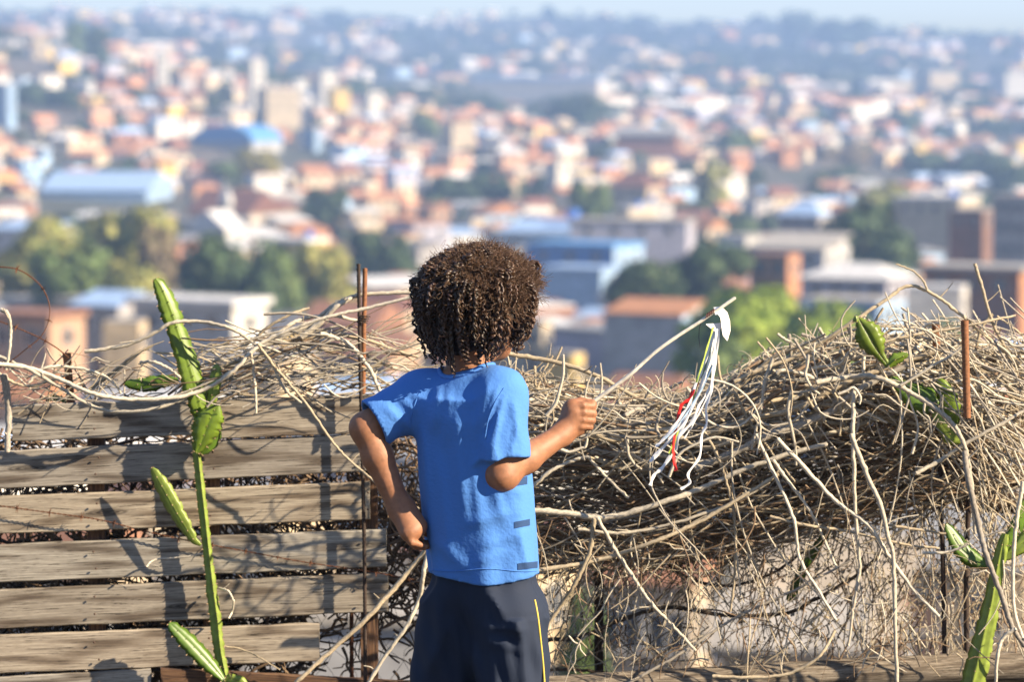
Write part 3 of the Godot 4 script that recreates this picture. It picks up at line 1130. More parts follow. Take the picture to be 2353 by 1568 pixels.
func head_field(p: Vector3) -> float:
	var fw: Vector3 = Vector3(0.75, -0.04, -0.66).normalized()
	var rt := fw.cross(Vector3.UP).normalized()
	var up := rt.cross(fw)
	var q: Vector3 = p - J.head
	var l := Vector3(q.dot(rt), q.dot(up), q.dot(fw))
	var d := egg(l, Vector3(0, 0.012, -0.008), Vector3(0.068, 0.083, 0.083))
	d = blend(d, egg(l, Vector3(0, -0.045, 0.030), Vector3(0.052, 0.055, 0.052)), 0.03)
	d = blend(d, egg(l, Vector3(0, -0.085, 0.050), Vector3(0.022, 0.017, 0.020)), 0.022)
	for s in [-1.0, 1.0]:
		d = blend(d, egg(l, Vector3(0.034 * s, -0.042, 0.050), Vector3(0.022, 0.020, 0.020)), 0.018)
		d = -blend(-d, egg(l, Vector3(0.029 * s, -0.008, 0.085), Vector3(0.015, 0.009, 0.012)), 0.01)
		d = blend(d, egg(l, Vector3(0.069 * s, -0.022, -0.008), Vector3(0.009, 0.027, 0.017)), 0.008)
		d = blend(d, egg(l, Vector3(0.010 * s, -0.038, 0.083), Vector3(0.007, 0.006, 0.007)), 0.006)
	d = blend(d, bone(l, Vector3(0, -0.008, 0.076), Vector3(0, -0.036, 0.090), 0.006, 0.009), 0.012)
	d = blend(d, egg(l, Vector3(0, -0.058, 0.077), Vector3(0.019, 0.0045, 0.008)), 0.006)
	d = blend(d, egg(l, Vector3(0, -0.067, 0.075), Vector3(0.016, 0.005, 0.008)), 0.006)
	var nk: float = bone(p, J.neck_base, J.neck_top, 0.046, 0.042)
	return blend(d, nk, 0.03)


func torso_field(p: Vector3) -> float:
	var q: Vector3 = p - J.chest
	var l := Vector3(q.dot(ACROSS), q.y, q.dot(FACING))
	var d := egg(l, Vector3(0, 0.0, 0), Vector3(0.092, 0.14, 0.058))
	d = blend(d, egg(l, Vector3(0.0, -0.2, 0), Vector3(0.080, 0.12, 0.052)), 0.08)
	d = blend(d, bone(p, J.sho_l, J.sho_r, 0.032, 0.032), 0.06)
	d = blend(d, bone(p, J.neck_base + Vector3(0, -0.04, 0), J.neck_top, 0.036, 0.036), 0.03)
	for s in ["l", "r"]:
		d = blend(d, bone(p, J["hip_" + s], J["kne_" + s], 0.038, 0.044), 0.02)
		var calf: Vector3 = J["kne_" + s].lerp(J["ank_" + s], 0.35) + Vector3(0, 0, 0.008)
		d = blend(d, bone(p, J["kne_" + s], calf, 0.044, 0.042), 0.02)
		d = blend(d, bone(p, calf, J["ank_" + s], 0.042, 0.027), 0.02)
		var toe: Vector3 = J["ank_" + s] + FACING * 0.10 + Vector3(0, -0.045, 0)
		d = blend(d, bone(p, J["ank_" + s] + Vector3(0, -0.035, 0) - FACING * 0.02, toe, 0.030, 0.020), 0.02)
		d = maxf(d, 0.004 - p.y)
	return d


func arm_l_field(p: Vector3) -> float:
	var d: float = bone(p, J.sho_l, J.elb_l, 0.040, 0.031)
	d = blend(d, bone(p, J.elb_l, J.elb_l.lerp(J.wri_l, 0.35), 0.029, 0.031), 0.02)
	d = blend(d, bone(p, J.elb_l.lerp(J.wri_l, 0.35), J.wri_l, 0.031, 0.023), 0.015)
	return minf(d, hand_l(p)) if d > 0.02 else blend(d, hand_l(p), 0.016)


func hand_l(p: Vector3) -> float:
	var w: Vector3 = J.wri_l
	var k: Vector3 = spot(940, 1226, 0.05)
	var d := bone(p, w, k, 0.025, 0.021)
	d = blend(d, bone(p, w + Vector3(0.012, 0, 0.0), spot(958, 1212, 0.035), 0.020, 0.021), 0.02)
	# four fingers folded under, knuckles down, thumb along the hip
	var roots := [spot(930, 1228, 0.06), spot(938, 1236, 0.043), spot(948, 1238, 0.026), spot(956, 1236, 0.010)]
	var mids := [spot(944, 1250, 0.062), spot(953, 1256, 0.045), spot(962, 1257, 0.028), spot(968, 1253, 0.013)]
	var tips := [spot(966, 1256, 0.050), spot(975, 1260, 0.034), spot(981, 1258, 0.020), spot(982, 1252, 0.006)]
	for i in 4:
		var r: float = [0.0075, 0.0085, 0.0085, 0.008][i]
		var f := bone(p, roots[i], mids[i], r + 0.001, r)
		f = blend(f, bone(p, mids[i], tips[i], r, r - 0.001), 0.004)
		d = blend(d, f, 0.005)
	var th := bone(p, spot(940, 1195, 0.005), spot(962, 1215, -0.005), 0.011, 0.0095)
	th = blend(th, bone(p, spot(962, 1215, -0.005), spot(980, 1230, -0.003), 0.0095, 0.0075), 0.004)
	return blend(d, th, 0.008)


func arm_r_field(p: Vector3) -> float:
	var d: float = bone(p, J.sho_r, J.elb_r, 0.044, 0.034)
	d = blend(d, egg(p, J.elb_r + Vector3(0.003, -0.004, 0.004), Vector3(0.027, 0.026, 0.026)), 0.02)
	d = blend(d, bone(p, J.elb_r, J.elb_r.lerp(J.wri_r, 0.4), 0.030, 0.030), 0.02)
	d = blend(d, bone(p, J.elb_r.lerp(J.wri_r, 0.4), J.wri_r, 0.030, 0.0215), 0.015)
	var h := hand_r(p)
	return minf(d, h) if d > 0.03 else blend(d, h, 0.018)


func hand_r(p: Vector3) -> float:
	# a fist round the stick, its back to the left, knuckles to the right
	var w: Vector3 = J.wri_r
	var d := bone(p, w, spot(1318, 962, -0.045), 0.0225, 0.0235)
	d = blend(d, bone(p, spot(1318, 940, -0.04), spot(1330, 982, -0.05), 0.020, 0.018), 0.025)
	for i in 4:
		var y: float = [934.0, 950.0, 966.0, 981.0][i]
		var x: float = [0.0, 1.0, -1.0, -6.0][i]
		var z := -0.045
		var r: float = [0.0086, 0.0090, 0.0085, 0.0076][i]
		var root := spot(1318 + x, y + 2, z + 0.014)
		var kn := spot(1341 + x, y, z + 0.016)
		var mid := spot(1362 + x, y + 2, z + 0.003)
		var tip := spot(1352 + x, y + 4, z - 0.020)
		var f := bone(p, root, kn, r + 0.002, r)
		f = blend(f, bone(p, kn, mid, r, r - 0.0005), 0.004)
		f = blend(f, bone(p, mid, tip, r - 0.0005, r - 0.002), 0.004)
		d = blend(d, f, 0.0024)
	var th := bone(p, spot(1312, 938, -0.05), spot(1335, 926, -0.052), 0.013, 0.0105)
	th = blend(th, bone(p, spot(1335, 926, -0.052), spot(1362, 928, -0.046), 0.0105, 0.0085), 0.005)
	return blend(d, th, 0.006)


var ridges := []
var short_folds := []


# how far the cloth's back stands out in its folds
func lift(p: Vector3, folds: Array) -> float:
	if (p - J.chest).dot(FACING) > 0.015:
		return 0.0
	var out := 0.0
	for r in folds:
		var a: Vector2 = r[0]
		var ab: Vector2 = r[1] - a
		var q := Vector2(p.x, p.y) - a
		var t := q.dot(ab) / ab.length_squared()
		if t < 0.0 or t > 1.0:
			continue
		var e: float = q.distance_squared_to(ab * t) / (r[2] * r[2])
		if e < 6.0:
			out += r[3] * exp(-e) * smoothstep(0.0, 0.3, t) * smoothstep(1.0, 0.65, t)
	return out


func shirt_body(p: Vector3) -> float:
	# a loose shirt hanging from the shoulders
	var hem: Vector3 = J.pelvis
	var t := clampf((p.y - hem.y) / (J.sho_l.y - hem.y), 0.0, 1.15)
	var mid: Vector3 = hem.lerp(J.chest.lerp(J.neck_base, 0.62), clampf(t, 0, 1.05))
	var q := p - mid
	var ax := q.dot(ACROSS)
	var az := q.dot(FACING)
	var wide := lerpf(0.114, 0.108, t) + 0.010 * sin(t * 3.0)
	var deep := lerpf(0.092, 0.086, t)
	# folds: waves round the body that deepen towards the hem
	var a := atan2(az / deep, ax / wide)
	var wave := sin(a * 7.0 + 2.2 * t + 1.2) * 0.0030 * (1.0 - t) + sin(a * 11.0 - 5.0 * t) * 0.0016 * (1.0 - 0.4 * t)
	var l := sqrt(ax * ax / (wide * wide) + az * az / (deep * deep))
	var d := (l - 1.0) * (l / sqrt(ax * ax / pow(wide, 4) + az * az / pow(deep, 4)) if l > 0.3 else deep)
	return d + wave


func shirt_field(p: Vector3) -> float:
	var d := shirt_body(p)
	# the yoke over the shoulders
	d = maxf(d, p.y - (J.sho_l.y - 0.005))
	var yoke: float = bone(p, J.sho_l, J.neck_base + Vector3(-0.03, -0.028, -0.01), 0.050, 0.050)
	yoke = blend(yoke, bone(p, J.sho_r, J.neck_base + Vector3(0.030, -0.016, 0.01), 0.050, 0.052), 0.03)
	yoke = blend(yoke, bone(p, J.neck_base + Vector3(0, -0.055, 0.012), J.neck_base + Vector3(0.004, -0.031, 0.020), 0.064, 0.050), 0.03)
	d = blend(d, yoke, 0.05)
	# sleeves
	var cl: Vector3 = J.sho_l.lerp(J.elb_l, 0.86)
	var cr: Vector3 = J.sho_r.lerp(J.elb_r, 0.80)
	var dl: Vector3 = (J.elb_l - J.sho_l).normalized()
	var dr: Vector3 = (J.elb_r - J.sho_r).normalized()
	var sl: float = bone(p, J.sho_l, cl + dl * 0.05, 0.050, 0.054)
	sl += 0.0012 * sin((p - J.sho_l).dot(dl) * 95.0 + p.z * 60.0)
	sl = maxf(sl, (p - cl).dot(dl))
	sl = maxf(sl, -bone(p, cl - dl * 0.055, cl + dl * 0.06, 0.040, 0.050))
	var sr: float = bone(p, J.sho_r, cr + dr * 0.05 + Vector3(0.008, 0, 0), 0.051, 0.056)
	sr += 0.0012 * sin((p - J.sho_r).dot(dr) * 70.0 + p.x * 90.0)
	sr = maxf(sr, (p - cr).dot(dr))
	sr = maxf(sr, -bone(p, cr - dr * 0.055, cr + dr * 0.06, 0.041, 0.0515))
	d = blend(d, sl, 0.035)
	d = blend(d, sr, 0.022)
	d -= lift(p, ridges)
	# open hem, cuffs and neck
	d = maxf(d, J.pelvis.y + 0.006 * sin(p.x * 30.0) - p.y)
	var nk: Vector3 = J.neck_base
	d = maxf(d, -bone(p, nk + Vector3(0.0, 0.034, -0.006), nk + Vector3(0.008, 0.13, -0.012), 0.045, 0.064))
	return d


func shorts_field(p: Vector3) -> float:
	var q: Vector3 = p - J.pelvis
	var l := Vector3(q.dot(ACROSS), q.y, q.dot(FACING))
	var d := egg(l, Vector3(0, -0.01, 0), Vector3(0.104, 0.085, 0.078))
	for s in ["l", "r"]:
		var hip: Vector3 = J["hip_" + s]
		var kne: Vector3 = J["kne_" + s]
		var leg := bone(p, hip, kne + (kne - hip) * 0.1, 0.078, 0.079 if s == "l" else 0.076)
		leg += 0.0022 * sin(p.y * 60.0 + p.x * 80.0) + 0.0016 * sin(p.x * 190.0 + p.y * 22.0)
		leg = maxf(leg, kne.y - 0.02 - p.y)
		d = blend(d, leg, 0.022)
	d -= lift(p, short_folds)
	if p.y > J.pelvis.y - 0.07:
		d = maxf(d, shirt_body(p) + lerpf(-0.026, 0.006, smoothstep(J.pelvis.y - 0.07, J.pelvis.y, p.y)))
	return d


func fold(folds: Array, x0: float, y0: float, x1: float, y1: float, w: float, h: float) -> void:
	var a := spot(x0, y0, 0.08)
	var b := spot(x1, y1, 0.08)
	folds.append([Vector2(a.x, a.y), Vector2(b.x, b.y), w, h])


func build_child() -> void:
	joints()
	var t := thing("child", "child seen from behind in blue shirt and navy shorts holding up a stick", "person", Vector3(0, 0, 0))
	tag(t, "curly haired child from behind in blue shirt and navy shorts, left hand on hip", "person")
	var skin := MB.new()
	net(skin, torso_field, Vector3(-0.32, -0.01, -0.2), Vector3(0.2, J.neck_top.y, 0.2), 0.010)
	net(skin, head_field, J.head - Vector3(0.13, 0.17, 0.13), J.head + Vector3(0.13, 0.11, 0.13), 0.0038)
	var lo: Vector3 = J.elb_l - Vector3(0.05, 0.26, 0.11)
	net(skin, arm_l_field, Vector3(lo.x, J.wri_l.y - 0.115, -0.11), Vector3(J.sho_l.x + 0.02, J.sho_l.y + 0.05, 0.13), 0.0034)
	net(skin, arm_r_field, Vector3(J.sho_r.x - 0.06, J.elb_r.y - 0.06, -0.11), Vector3(J.wri_r.x + 0.11, J.sho_r.y + 0.05, 0.13), 0.0032)
	var sk := paint("skin", lin(0.34, 0.150, 0.074), 0.6)
	sk.subsurf_scatter_enabled = true
	sk.subsurf_scatter_strength = 0.05
	sk.albedo_texture = shared.skin
	sk.uv1_triplanar = true
	sk.uv1_scale = Vector3.ONE * 9.0
	sk.heightmap_enabled = true
	sk.heightmap_texture = shared.fine
	sk.heightmap_scale = 0.012
	obj("body", skin.mesh(), sk, t)
	# eyes and nails are small parts of their own
	var fw: Vector3 = Vector3(0.75, -0.04, -0.66).normalized()
	var rt := fw.cross(Vector3.UP).normalized()
	for s in [-1.0, 1.0]:
		var sp := SphereMesh.new()
		sp.radius = 0.0105
		sp.height = 0.021
		sp.radial_segments = 16
		sp.rings = 8
		var e := obj("eye", sp, paint("eye white", lin(0.7, 0.68, 0.65), 0.2), t)
		e.position = J.head + fw * 0.071 + rt * 0.029 * s + Vector3(0, -0.008, 0)
		var ip := SphereMesh.new()
		ip.radius = 0.0055
		ip.height = 0.011
		var ir := obj("iris", ip, paint("iris", lin(0.03, 0.015, 0.008), 0.15), e)
		ir.position = fw * 0.0058
	# the shirt: drapes that run from the shoulders down, and the pull at the right armpit
	for q in [[1008, 870, 996, 1010, 11, 6], [1030, 868, 1022, 1060, 9, 4], [1042, 890, 1072, 1240, 14, 8], [1068, 880, 1108, 1260, 13, 7], [1090, 930, 1172, 1250, 14, 8], [1118, 980, 1190, 1200, 11, 6], [1128, 862, 1092, 1000, 10, 8], [1148, 872, 1108, 1000, 8, 7], [1164, 890, 1118, 1040, 8, 6], [1000, 1010, 1036, 1330, 15, 6], [965, 960, 985, 1180, 10, 5], [1050, 1212, 1205, 1170, 13, 5], [1090, 1262, 1225, 1222, 11, 4], [1080, 1300, 1180, 1262, 12, 4], [1190, 1210, 1222, 1340, 9, 5], [985, 1240, 1100, 1330, 14, 5], [1120, 1080, 1212, 1150, 11, 5], [1176, 900, 1200, 1040, 9, 5], [1150, 930, 1132, 1050, 8, 5], [1195, 960, 1170, 1055, 7, 4], [870, 930, 950, 1000, 9, 4], [905, 910, 960, 960, 8, 4]]:
		fold(ridges, q[0], q[1], q[2], q[3], q[4] * 0.001, q[5] * 0.001)
	var sm := MB.new()
	net(sm, shirt_field, Vector3(J.elb_l.x - 0.02, J.pelvis.y - 0.02, -0.16), Vector3(J.sho_r.x + 0.11, J.neck_base.y + 0.06, 0.16), 0.0042)
	var cloth := paint("blue jersey", lin(0.056, 0.185, 0.52), 0.9)
	cloth.rim_enabled = true
	cloth.rim = 0.12
	cloth.heightmap_enabled = true
	cloth.heightmap_texture = shared.bump
	cloth.heightmap_scale = 0.09
	cloth.uv1_triplanar = true
	cloth.uv1_scale = Vector3.ONE * 7.0
	var sh := obj("shirt", sm.mesh(), cloth, t)
	# collar rib, seams and the printed side bars
	var rib := MB.new()
	var ring := PackedVector3Array()
	for k in 33:
		var a := TAU * k / 32.0
		var q: Vector3 = J.neck_base + ACROSS * cos(a) * 0.056 + FACING * sin(a) * 0.053 + Vector3(0, 0.07, 0)
		for s in 70:
			if shirt_field(q) < 0.001:
				break
			q.y -= 0.0018
		ring.append(q)
	rib.tube(ring, taper(33, 0.0052, 0.0052), 8)
	obj("collar", rib.mesh(), cloth, sh)
	seam(sh, [[1158, 893], [1138, 925], [1122, 965], [1114, 1010]], cloth)
	seam(sh, [[962, 905], [952, 930], [944, 960], [941, 985]], cloth)
	hem_seam(sh, cloth)
	side_bar(sh, 1164, 1114, 1212, 1106, 18.0)
	side_bar(sh, 1182, 1210, 1218, 1203, 15.0)
	side_bar(sh, 1190, 1306, 1236, 1301, 15.0)
	# shorts
	for q in [[1020, 1330, 992, 1600, 16, 8], [1075, 1350, 1085, 1600, 14, 7], [1140, 1340, 1200, 1480, 14, 7], [1100, 1440, 1230, 1448, 7, 5], [1110, 1470, 1215, 1500, 9, 5], [1180, 1350, 1215, 1600, 12, 6], [1040, 1420, 960, 1600, 13, 6], [1130, 1500, 1150, 1620, 11, 5]]:
		fold(short_folds, q[0], q[1], q[2], q[3], q[4] * 0.001, q[5] * 0.001)
	var sb := MB.new()
	net(sb, shorts_field, Vector3(J.kne_l.x - 0.11, J.kne_l.y - 0.04, -0.17), Vector3(J.kne_r.x + 0.12, J.pelvis.y + 0.09, 0.17), 0.0055)
	var navy := paint("navy cloth", lin(0.004, 0.012, 0.034), 0.85)
	navy.rim_enabled = true
	navy.rim = 0.02
	var so := obj("shorts", sb.mesh(), navy, t)
	var pipe := MB.new()
	var pts := PackedVector3Array()
	for q in [[1229, 1383], [1236, 1420], [1243, 1480], [1249, 1540], [1252, 1600], [1250, 1680]]:
		pts.append(on_surface(q[0], q[1], shorts_field, 0.0005))
	pts = curve_through(pts, 4)
	pipe.tube(pts, taper(pts.size(), 0.0022, 0.0022), 6)
	obj("side_stripe", pipe.mesh(), paint("yellow piping", lin(0.62, 0.45, 0.06), 0.6), so)
	build_hair(t)


# where the line of sight through a measured place meets a body's field
func on_surface(x: float, y: float, f: Callable, out: float) -> Vector3:
	var a := spot(x, y, 0.22)
	var b := spot(x, y, -0.22)
	for k in 200:
		var p := a.lerp(b, k / 200.0)
		if f.call(p) < out:
			var near := a.lerp(b, (k - 1) / 200.0)
			for s in 8:
				var h := near.lerp(p, 0.5)
				if f.call(h) < out:
					p = h
				else:
					near = h
			return p
	return spot(x, y, 0.03)


func seam(parent: Node, path: Array, mat: Material) -> void:
	var pts := PackedVector3Array()
	for q in path:
		pts.append(on_surface(q[0], q[1], shirt_field, 0.0009))
	pts = curve_through(pts, 5)
	var mb := MB.new()
	mb.tube(pts, taper(pts.size(), 0.0014, 0.0014), 5)
	obj("seam", mb.mesh(), mat, parent)


func hem_seam(parent: Node, mat: Material) -> void:
	var pts := PackedVector3Array()
	for k in 90:
		var x := lerpf(990, 1234, k / 89.0)
		pts.append(on_surface(x, 1314 + 3 * sin(k * 0.1), shirt_field, 0.0009))
	var mb := MB.new()
	mb.tube(pts, taper(pts.size(), 0.0009, 0.0009), 5)
	obj("hem", mb.mesh(), mat, parent)


func side_bar(parent: Node, x0: float, y0: float, x1: float, y1: float, tall: float) -> void:
	# a strip of darker print lying on the cloth
	var mb := MB.new()
	var cols := 12
	for k in cols + 1:
		var x := lerpf(x0, x1, float(k) / cols)
		var y := lerpf(y0, y1, float(k) / cols)
		for r in 4:
			var p := on_surface(x, y + tall * (r - 1.5) / 3.0, shirt_field, 0.0012)
			var e := 0.004
			var nn := Vector3(shirt_field(p + Vector3(e, 0, 0)) - shirt_field(p - Vector3(e, 0, 0)), shirt_field(p + Vector3(0, e, 0)) - shirt_field(p - Vector3(0, e, 0)), shirt_field(p + Vector3(0, 0, e)) - shirt_field(p - Vector3(0, 0, e))).normalized()
			mb.add(p, nn)
	for k in cols:
		for r in 3:
			var a := k * 4 + r
			mb.tri(a, a + 4, a + 1)
			mb.tri(a + 1, a + 4, a + 5)
	obj("printed_bar", mb.mesh(), paint("bar print", lin(0.022, 0.075, 0.22), 0.9, shared.fine, 30.0), parent)


func build_hair(t: Node3D) -> void:
	var hr := RandomNumberGenerator.new()
	hr.seed = 21
	var fw: Vector3 = Vector3(0.75, -0.04, -0.66).normalized()
	var rt := fw.cross(Vector3.UP).normalized()
	var under := MB.new()
	net(under, hair_mass, J.head - Vector3(0.17, 0.14, 0.17), J.head + Vector3(0.17, 0.17, 0.17), 0.009)
	var dark := paint("hair under", lin(0.010, 0.006, 0.004), 0.9)
	var h := obj("hair", under.mesh(), dark, t)
	var curls := MB.new()
	curls.colored = true
	for k in 260:
		# a clump of locks: out of the scalp, then hanging together
		var dirn := Vector3(hr.randfn(), hr.randfn() * 0.8 + 0.45, hr.randfn()).normalized()
		if dirn.y < -0.55:
			continue
		if dirn.dot(fw) > 0.66 and dirn.y < 0.35:
			continue
		var flat := Vector3(dirn.x, 0, dirn.z)
		var root: Vector3 = J.head + Vector3(-0.004, 0.010, 0) + dirn * Vector3(0.079, 0.088, 0.081)
		var push := hr.randf_range(0.022, 0.054) * (0.7 if dirn.y > 0.62 else (1.1 if dirn.y > 0.2 else 0.8))
		var out: Vector3 = root + dirn * push + Vector3(0, 0.005, 0)
		var drop := hr.randf_range(0.045, 0.125) * (1.0 - 0.45 * maxf(0.0, dirn.y))
		var swing := flat * hr.randf_range(0.002, 0.026) * (0.4 + dirn.y if dirn.y > 0.0 else 0.15)
		var endp := out + Vector3(0, -drop, 0) + swing + Vector3(hr.randfn(), 0, hr.randfn()) * 0.006
		var inward: float = clampf((J.head.y + 0.02 - endp.y) / 0.10, 0.0, 1.0) * (0.10 if endp.x < J.head.x else 0.22)
		endp.x = lerpf(endp.x, J.head.x - 0.022, inward)
		endp.z = lerpf(endp.z, J.head.z + 0.01, inward)
		var low: float = J.head.y - (0.126 if endp.x < J.head.x - 0.03 else 0.112 if endp.x < J.head.x + 0.02 else 0.112 - 0.75 * (endp.x - J.head.x - 0.02))
		if endp.y < low:
			endp.y = low + hr.randf_range(-0.022, 0.026)
		var tone := hr.randf_range(0.55, 1.5)
		var many := hr.randi_range(3, 6)
		var thick := hr.randf_range(0.75, 1.3)
		for s0 in many:
			var off := Vector3(hr.randfn(), hr.randfn() * 0.4, hr.randfn()) * 0.0062
			var cut := hr.randf_range(0.8, 1.05)
			var e2 := out.lerp(endp, cut) + off * 0.35
			var path := curve_through(PackedVector3Array([root + off * 0.5, out + off, out.lerp(e2, 0.5) + flat * 0.005 + off, e2]), 18)
			var coil := hr.randf_range(0.0014, 0.0042) * thick
			var phase := hr.randf() * TAU
			var turns := hr.randf_range(0.7, 1.25)
			var spin := 1.0 if hr.randf() < 0.5 else -1.0
			var pts := PackedVector3Array()
			var rad := PackedFloat32Array()
			for q in path.size():
				var s := float(q) / (path.size() - 1)
				phase += hr.randf_range(-0.5, 0.5)
				var a := phase + q * turns * spin
				pts.append(path[q] + Vector3(cos(a), 0.35 * sin(a * 0.5), sin(a)) * coil * minf(1.0, s * 4.0))
				rad.append(lerpf(0.0036, 0.0016, s * s) * thick * hr.randf_range(0.75, 1.25))
			var warm := hr.randf()
			curls.tube(pts, rad, 4, Color(0.026, 0.015, 0.010).lerp(Color(0.085, 0.046, 0.026), warm * 0.6) * tone * hr.randf_range(0.8, 1.2))
	var cm := paint("hair curls", Color.WHITE, 0.42)
	cm.vertex_color_use_as_albedo = true
	var c := obj("curls", curls.mesh(), cm, h)
	c.set_meta("kind", "stuff")
	var frizz := MB.new()
	frizz.colored = true
	for k in 9500:
		var dirn := Vector3(hr.randfn(), absf(hr.randfn()) * 1.2 + (0.1 if k % 4 else -0.3), hr.randfn()).normalized()
		if dirn.dot(fw) > 0.45 and dirn.y < 0.35:
			continue
		var base: Vector3 = J.head + Vector3(0, 0.012, 0) + dirn * Vector3(0.112, 0.104, 0.110) * hr.randf_range(0.92, 1.14)
		var pts := PackedVector3Array()
		var step := dirn * 0.0042
		for q in 6:
			pts.append(base)
			base += step + Vector3(hr.randfn(), hr.randfn() - 0.35, hr.randfn()) * 0.0044
		frizz.tube(pts, PackedFloat32Array([0.0006, 0.0006, 0.0005, 0.0005, 0.0004, 0.0003]), 3, Color(0.12, 0.070, 0.044) * hr.randf_range(0.7, 1.3), false)
	var fz := obj("frizz", frizz.mesh(), cm, h)
	fz.set_meta("kind", "stuff")


func hair_mass(p: Vector3) -> float:
	var q: Vector3 = p - J.head
	var fw: Vector3 = Vector3(0.75, -0.04, -0.66).normalized()
	var d := egg(q, Vector3(-0.006, 0.030, 0.012), Vector3(0.100, 0.084, 0.098))
	d = blend(d, egg(q, Vector3(-0.030, -0.028, 0.028), Vector3(0.076, 0.062, 0.068)), 0.05)
	d += 0.006 * sin(p.x * 70.0) * sin(p.y * 55.0 + 1.0) * sin(p.z * 65.0)
	var face := q.dot(fw) - 0.035 + maxf(0.0, q.y - 0.02) * -1.2
	return maxf(d, face)


# ---- the plank fence
func wood_texture(seed_: int, dark: Color, mid: Color, light: Color, w: int, h: int, knots: Array) -> ImageTexture:
	var nz := FastNoiseLite.new()
	nz.seed = seed_
	nz.frequency = 1.0
	nz.fractal_octaves = 3
	var n2 := FastNoiseLite.new()
	n2.seed = seed_ + 1
	n2.frequency = 1.0
	n2.fractal_octaves = 2
	var im := Image.create(w, h, false, Image.FORMAT_RGB8)
	for y in h:
		for x in w:
			var u := float(x) / w
			var v := float(y) / h
			var warp := n2.get_noise_2d(u * 3.0, v * 12.0) * 0.006
			var kd := 0.0
			for k in knots:
				var du: float = (u - k[0]) * 14.0
				var dv: float = (v - k[1]) * 60.0
				var q := sqrt(du * du + dv * dv)
				warp += 0.008 * exp(-q * q * 0.5) * signf(dv)
				kd = maxf(kd, smoothstep(0.8, 0.25, q) * (0.7 + 0.3 * sin(q * 30.0)))
			var g := nz.get_noise_2d(u * 6.0, (v + warp) * 240.0)
			var fine := nz.get_noise_2d(u * 40.0 + 9.0, (v + warp) * 520.0)
			var broad := n2.get_noise_2d(u * 4.0 + 20.0, v * 22.0)
			var t := clampf(0.55 + 0.75 * g + 0.25 * fine, 0.0, 1.0)
			var c := dark.lerp(mid, smoothstep(0.0, 0.4, t)).lerp(light, smoothstep(0.45, 1.0, t))
			c = c.lerp(Color(c.r * 0.62, c.g * 0.58, c.b * 0.55), clampf(broad * 1.6, 0.0, 1.0))
			var crack := smoothstep(-0.52, -0.62, g)
			c = c.lerp(Color(0.12, 0.10, 0.085), maxf(crack * 0.8, kd * 0.75))
			im.set_pixel(x, y, c)
	return ImageTexture.create_from_image(im)


func wood_paint(key: String, tex: Texture2D, rough := 0.9) -> StandardMaterial3D:
	var m := paint(key, Color.WHITE, rough)
	m.albedo_texture = tex
	m.heightmap_enabled = true
	m.heightmap_texture = tex
	m.heightmap_scale = 0.06
	return m


func plank_mesh(a: Vector3, b: Vector3, tall: float, thick: float, slot: float, slots: float) -> ArrayMesh:
	# a, b: the ends of the upper front edge; rough sawn edges with a small bevel
	var mb := MB.new()
	var along := (b - a).normalized()
	var down := Vector3.DOWN
	var back := along.cross(down).normalized()
	if back.z > 0.0:
		back = -back
	var m := 36
	var bev := 0.003
	var ph := rng.randf() * 50.0
	for k in m + 1:
		var t := float(k) / m
		var p := a.lerp(b, t)
		var top := rough_noise.get_noise_2d(t * 9.0 + ph, 1.0) * 0.0022
		var bot := rough_noise.get_noise_2d(t * 9.0 + ph, 7.0) * 0.0022
		var bow := rough_noise.get_noise_2d(t * 2.0 + ph, 3.0) * 0.004
		var u := t * a.distance_to(b) / 1.25
		var ring := [[0.0, bev, 0.0], [bev, 0.0, 0.0], [thick - bev, 0.0, 1.0], [thick, bev, 1.0], [thick, tall - bev, 1.0], [thick - bev, tall, 1.0], [bev, tall, 0.0], [0.0, tall - bev, 0.0]]
		for q in 8:
			var r: Array = ring[q]
			var y: float = r[1] + (top if q < 4 else bot)
			var pos: Vector3 = p + back * (r[0] + bow) + down * y
			var nn := Vector3.ZERO
			match q:
				0, 7: nn = -back
				1, 2: nn = -down
				3, 4: nn = back
				_: nn = down
			mb.add(pos, nn, Vector2(u, (slot + 0.06 + 0.88 * clampf(y / tall + r[0] * 2.0, 0.0, 1.0)) / slots))
	for k in m:
		for q in 8:
			var c := k * 8 + q
			var e := k * 8 + (q + 1) % 8
			mb.tri(c, e, c + 8)
			mb.tri(e, e + 8, c + 8)
	for k in [0, m]:
		var s := mb.v.size()
		for q in 8:
			mb.add(mb.v[k * 8 + q], -along if k == 0 else along, Vector2(0.1 + 0.002 * q, (slot + 0.5) / slots))
		for q in range(1, 7):
			if k == 0:
				mb.tri(s, s + q + 1, s + q)
			else:
				mb.tri(s, s + q, s + q + 1)
	return mb.mesh()


const FENCE_Z := -0.45


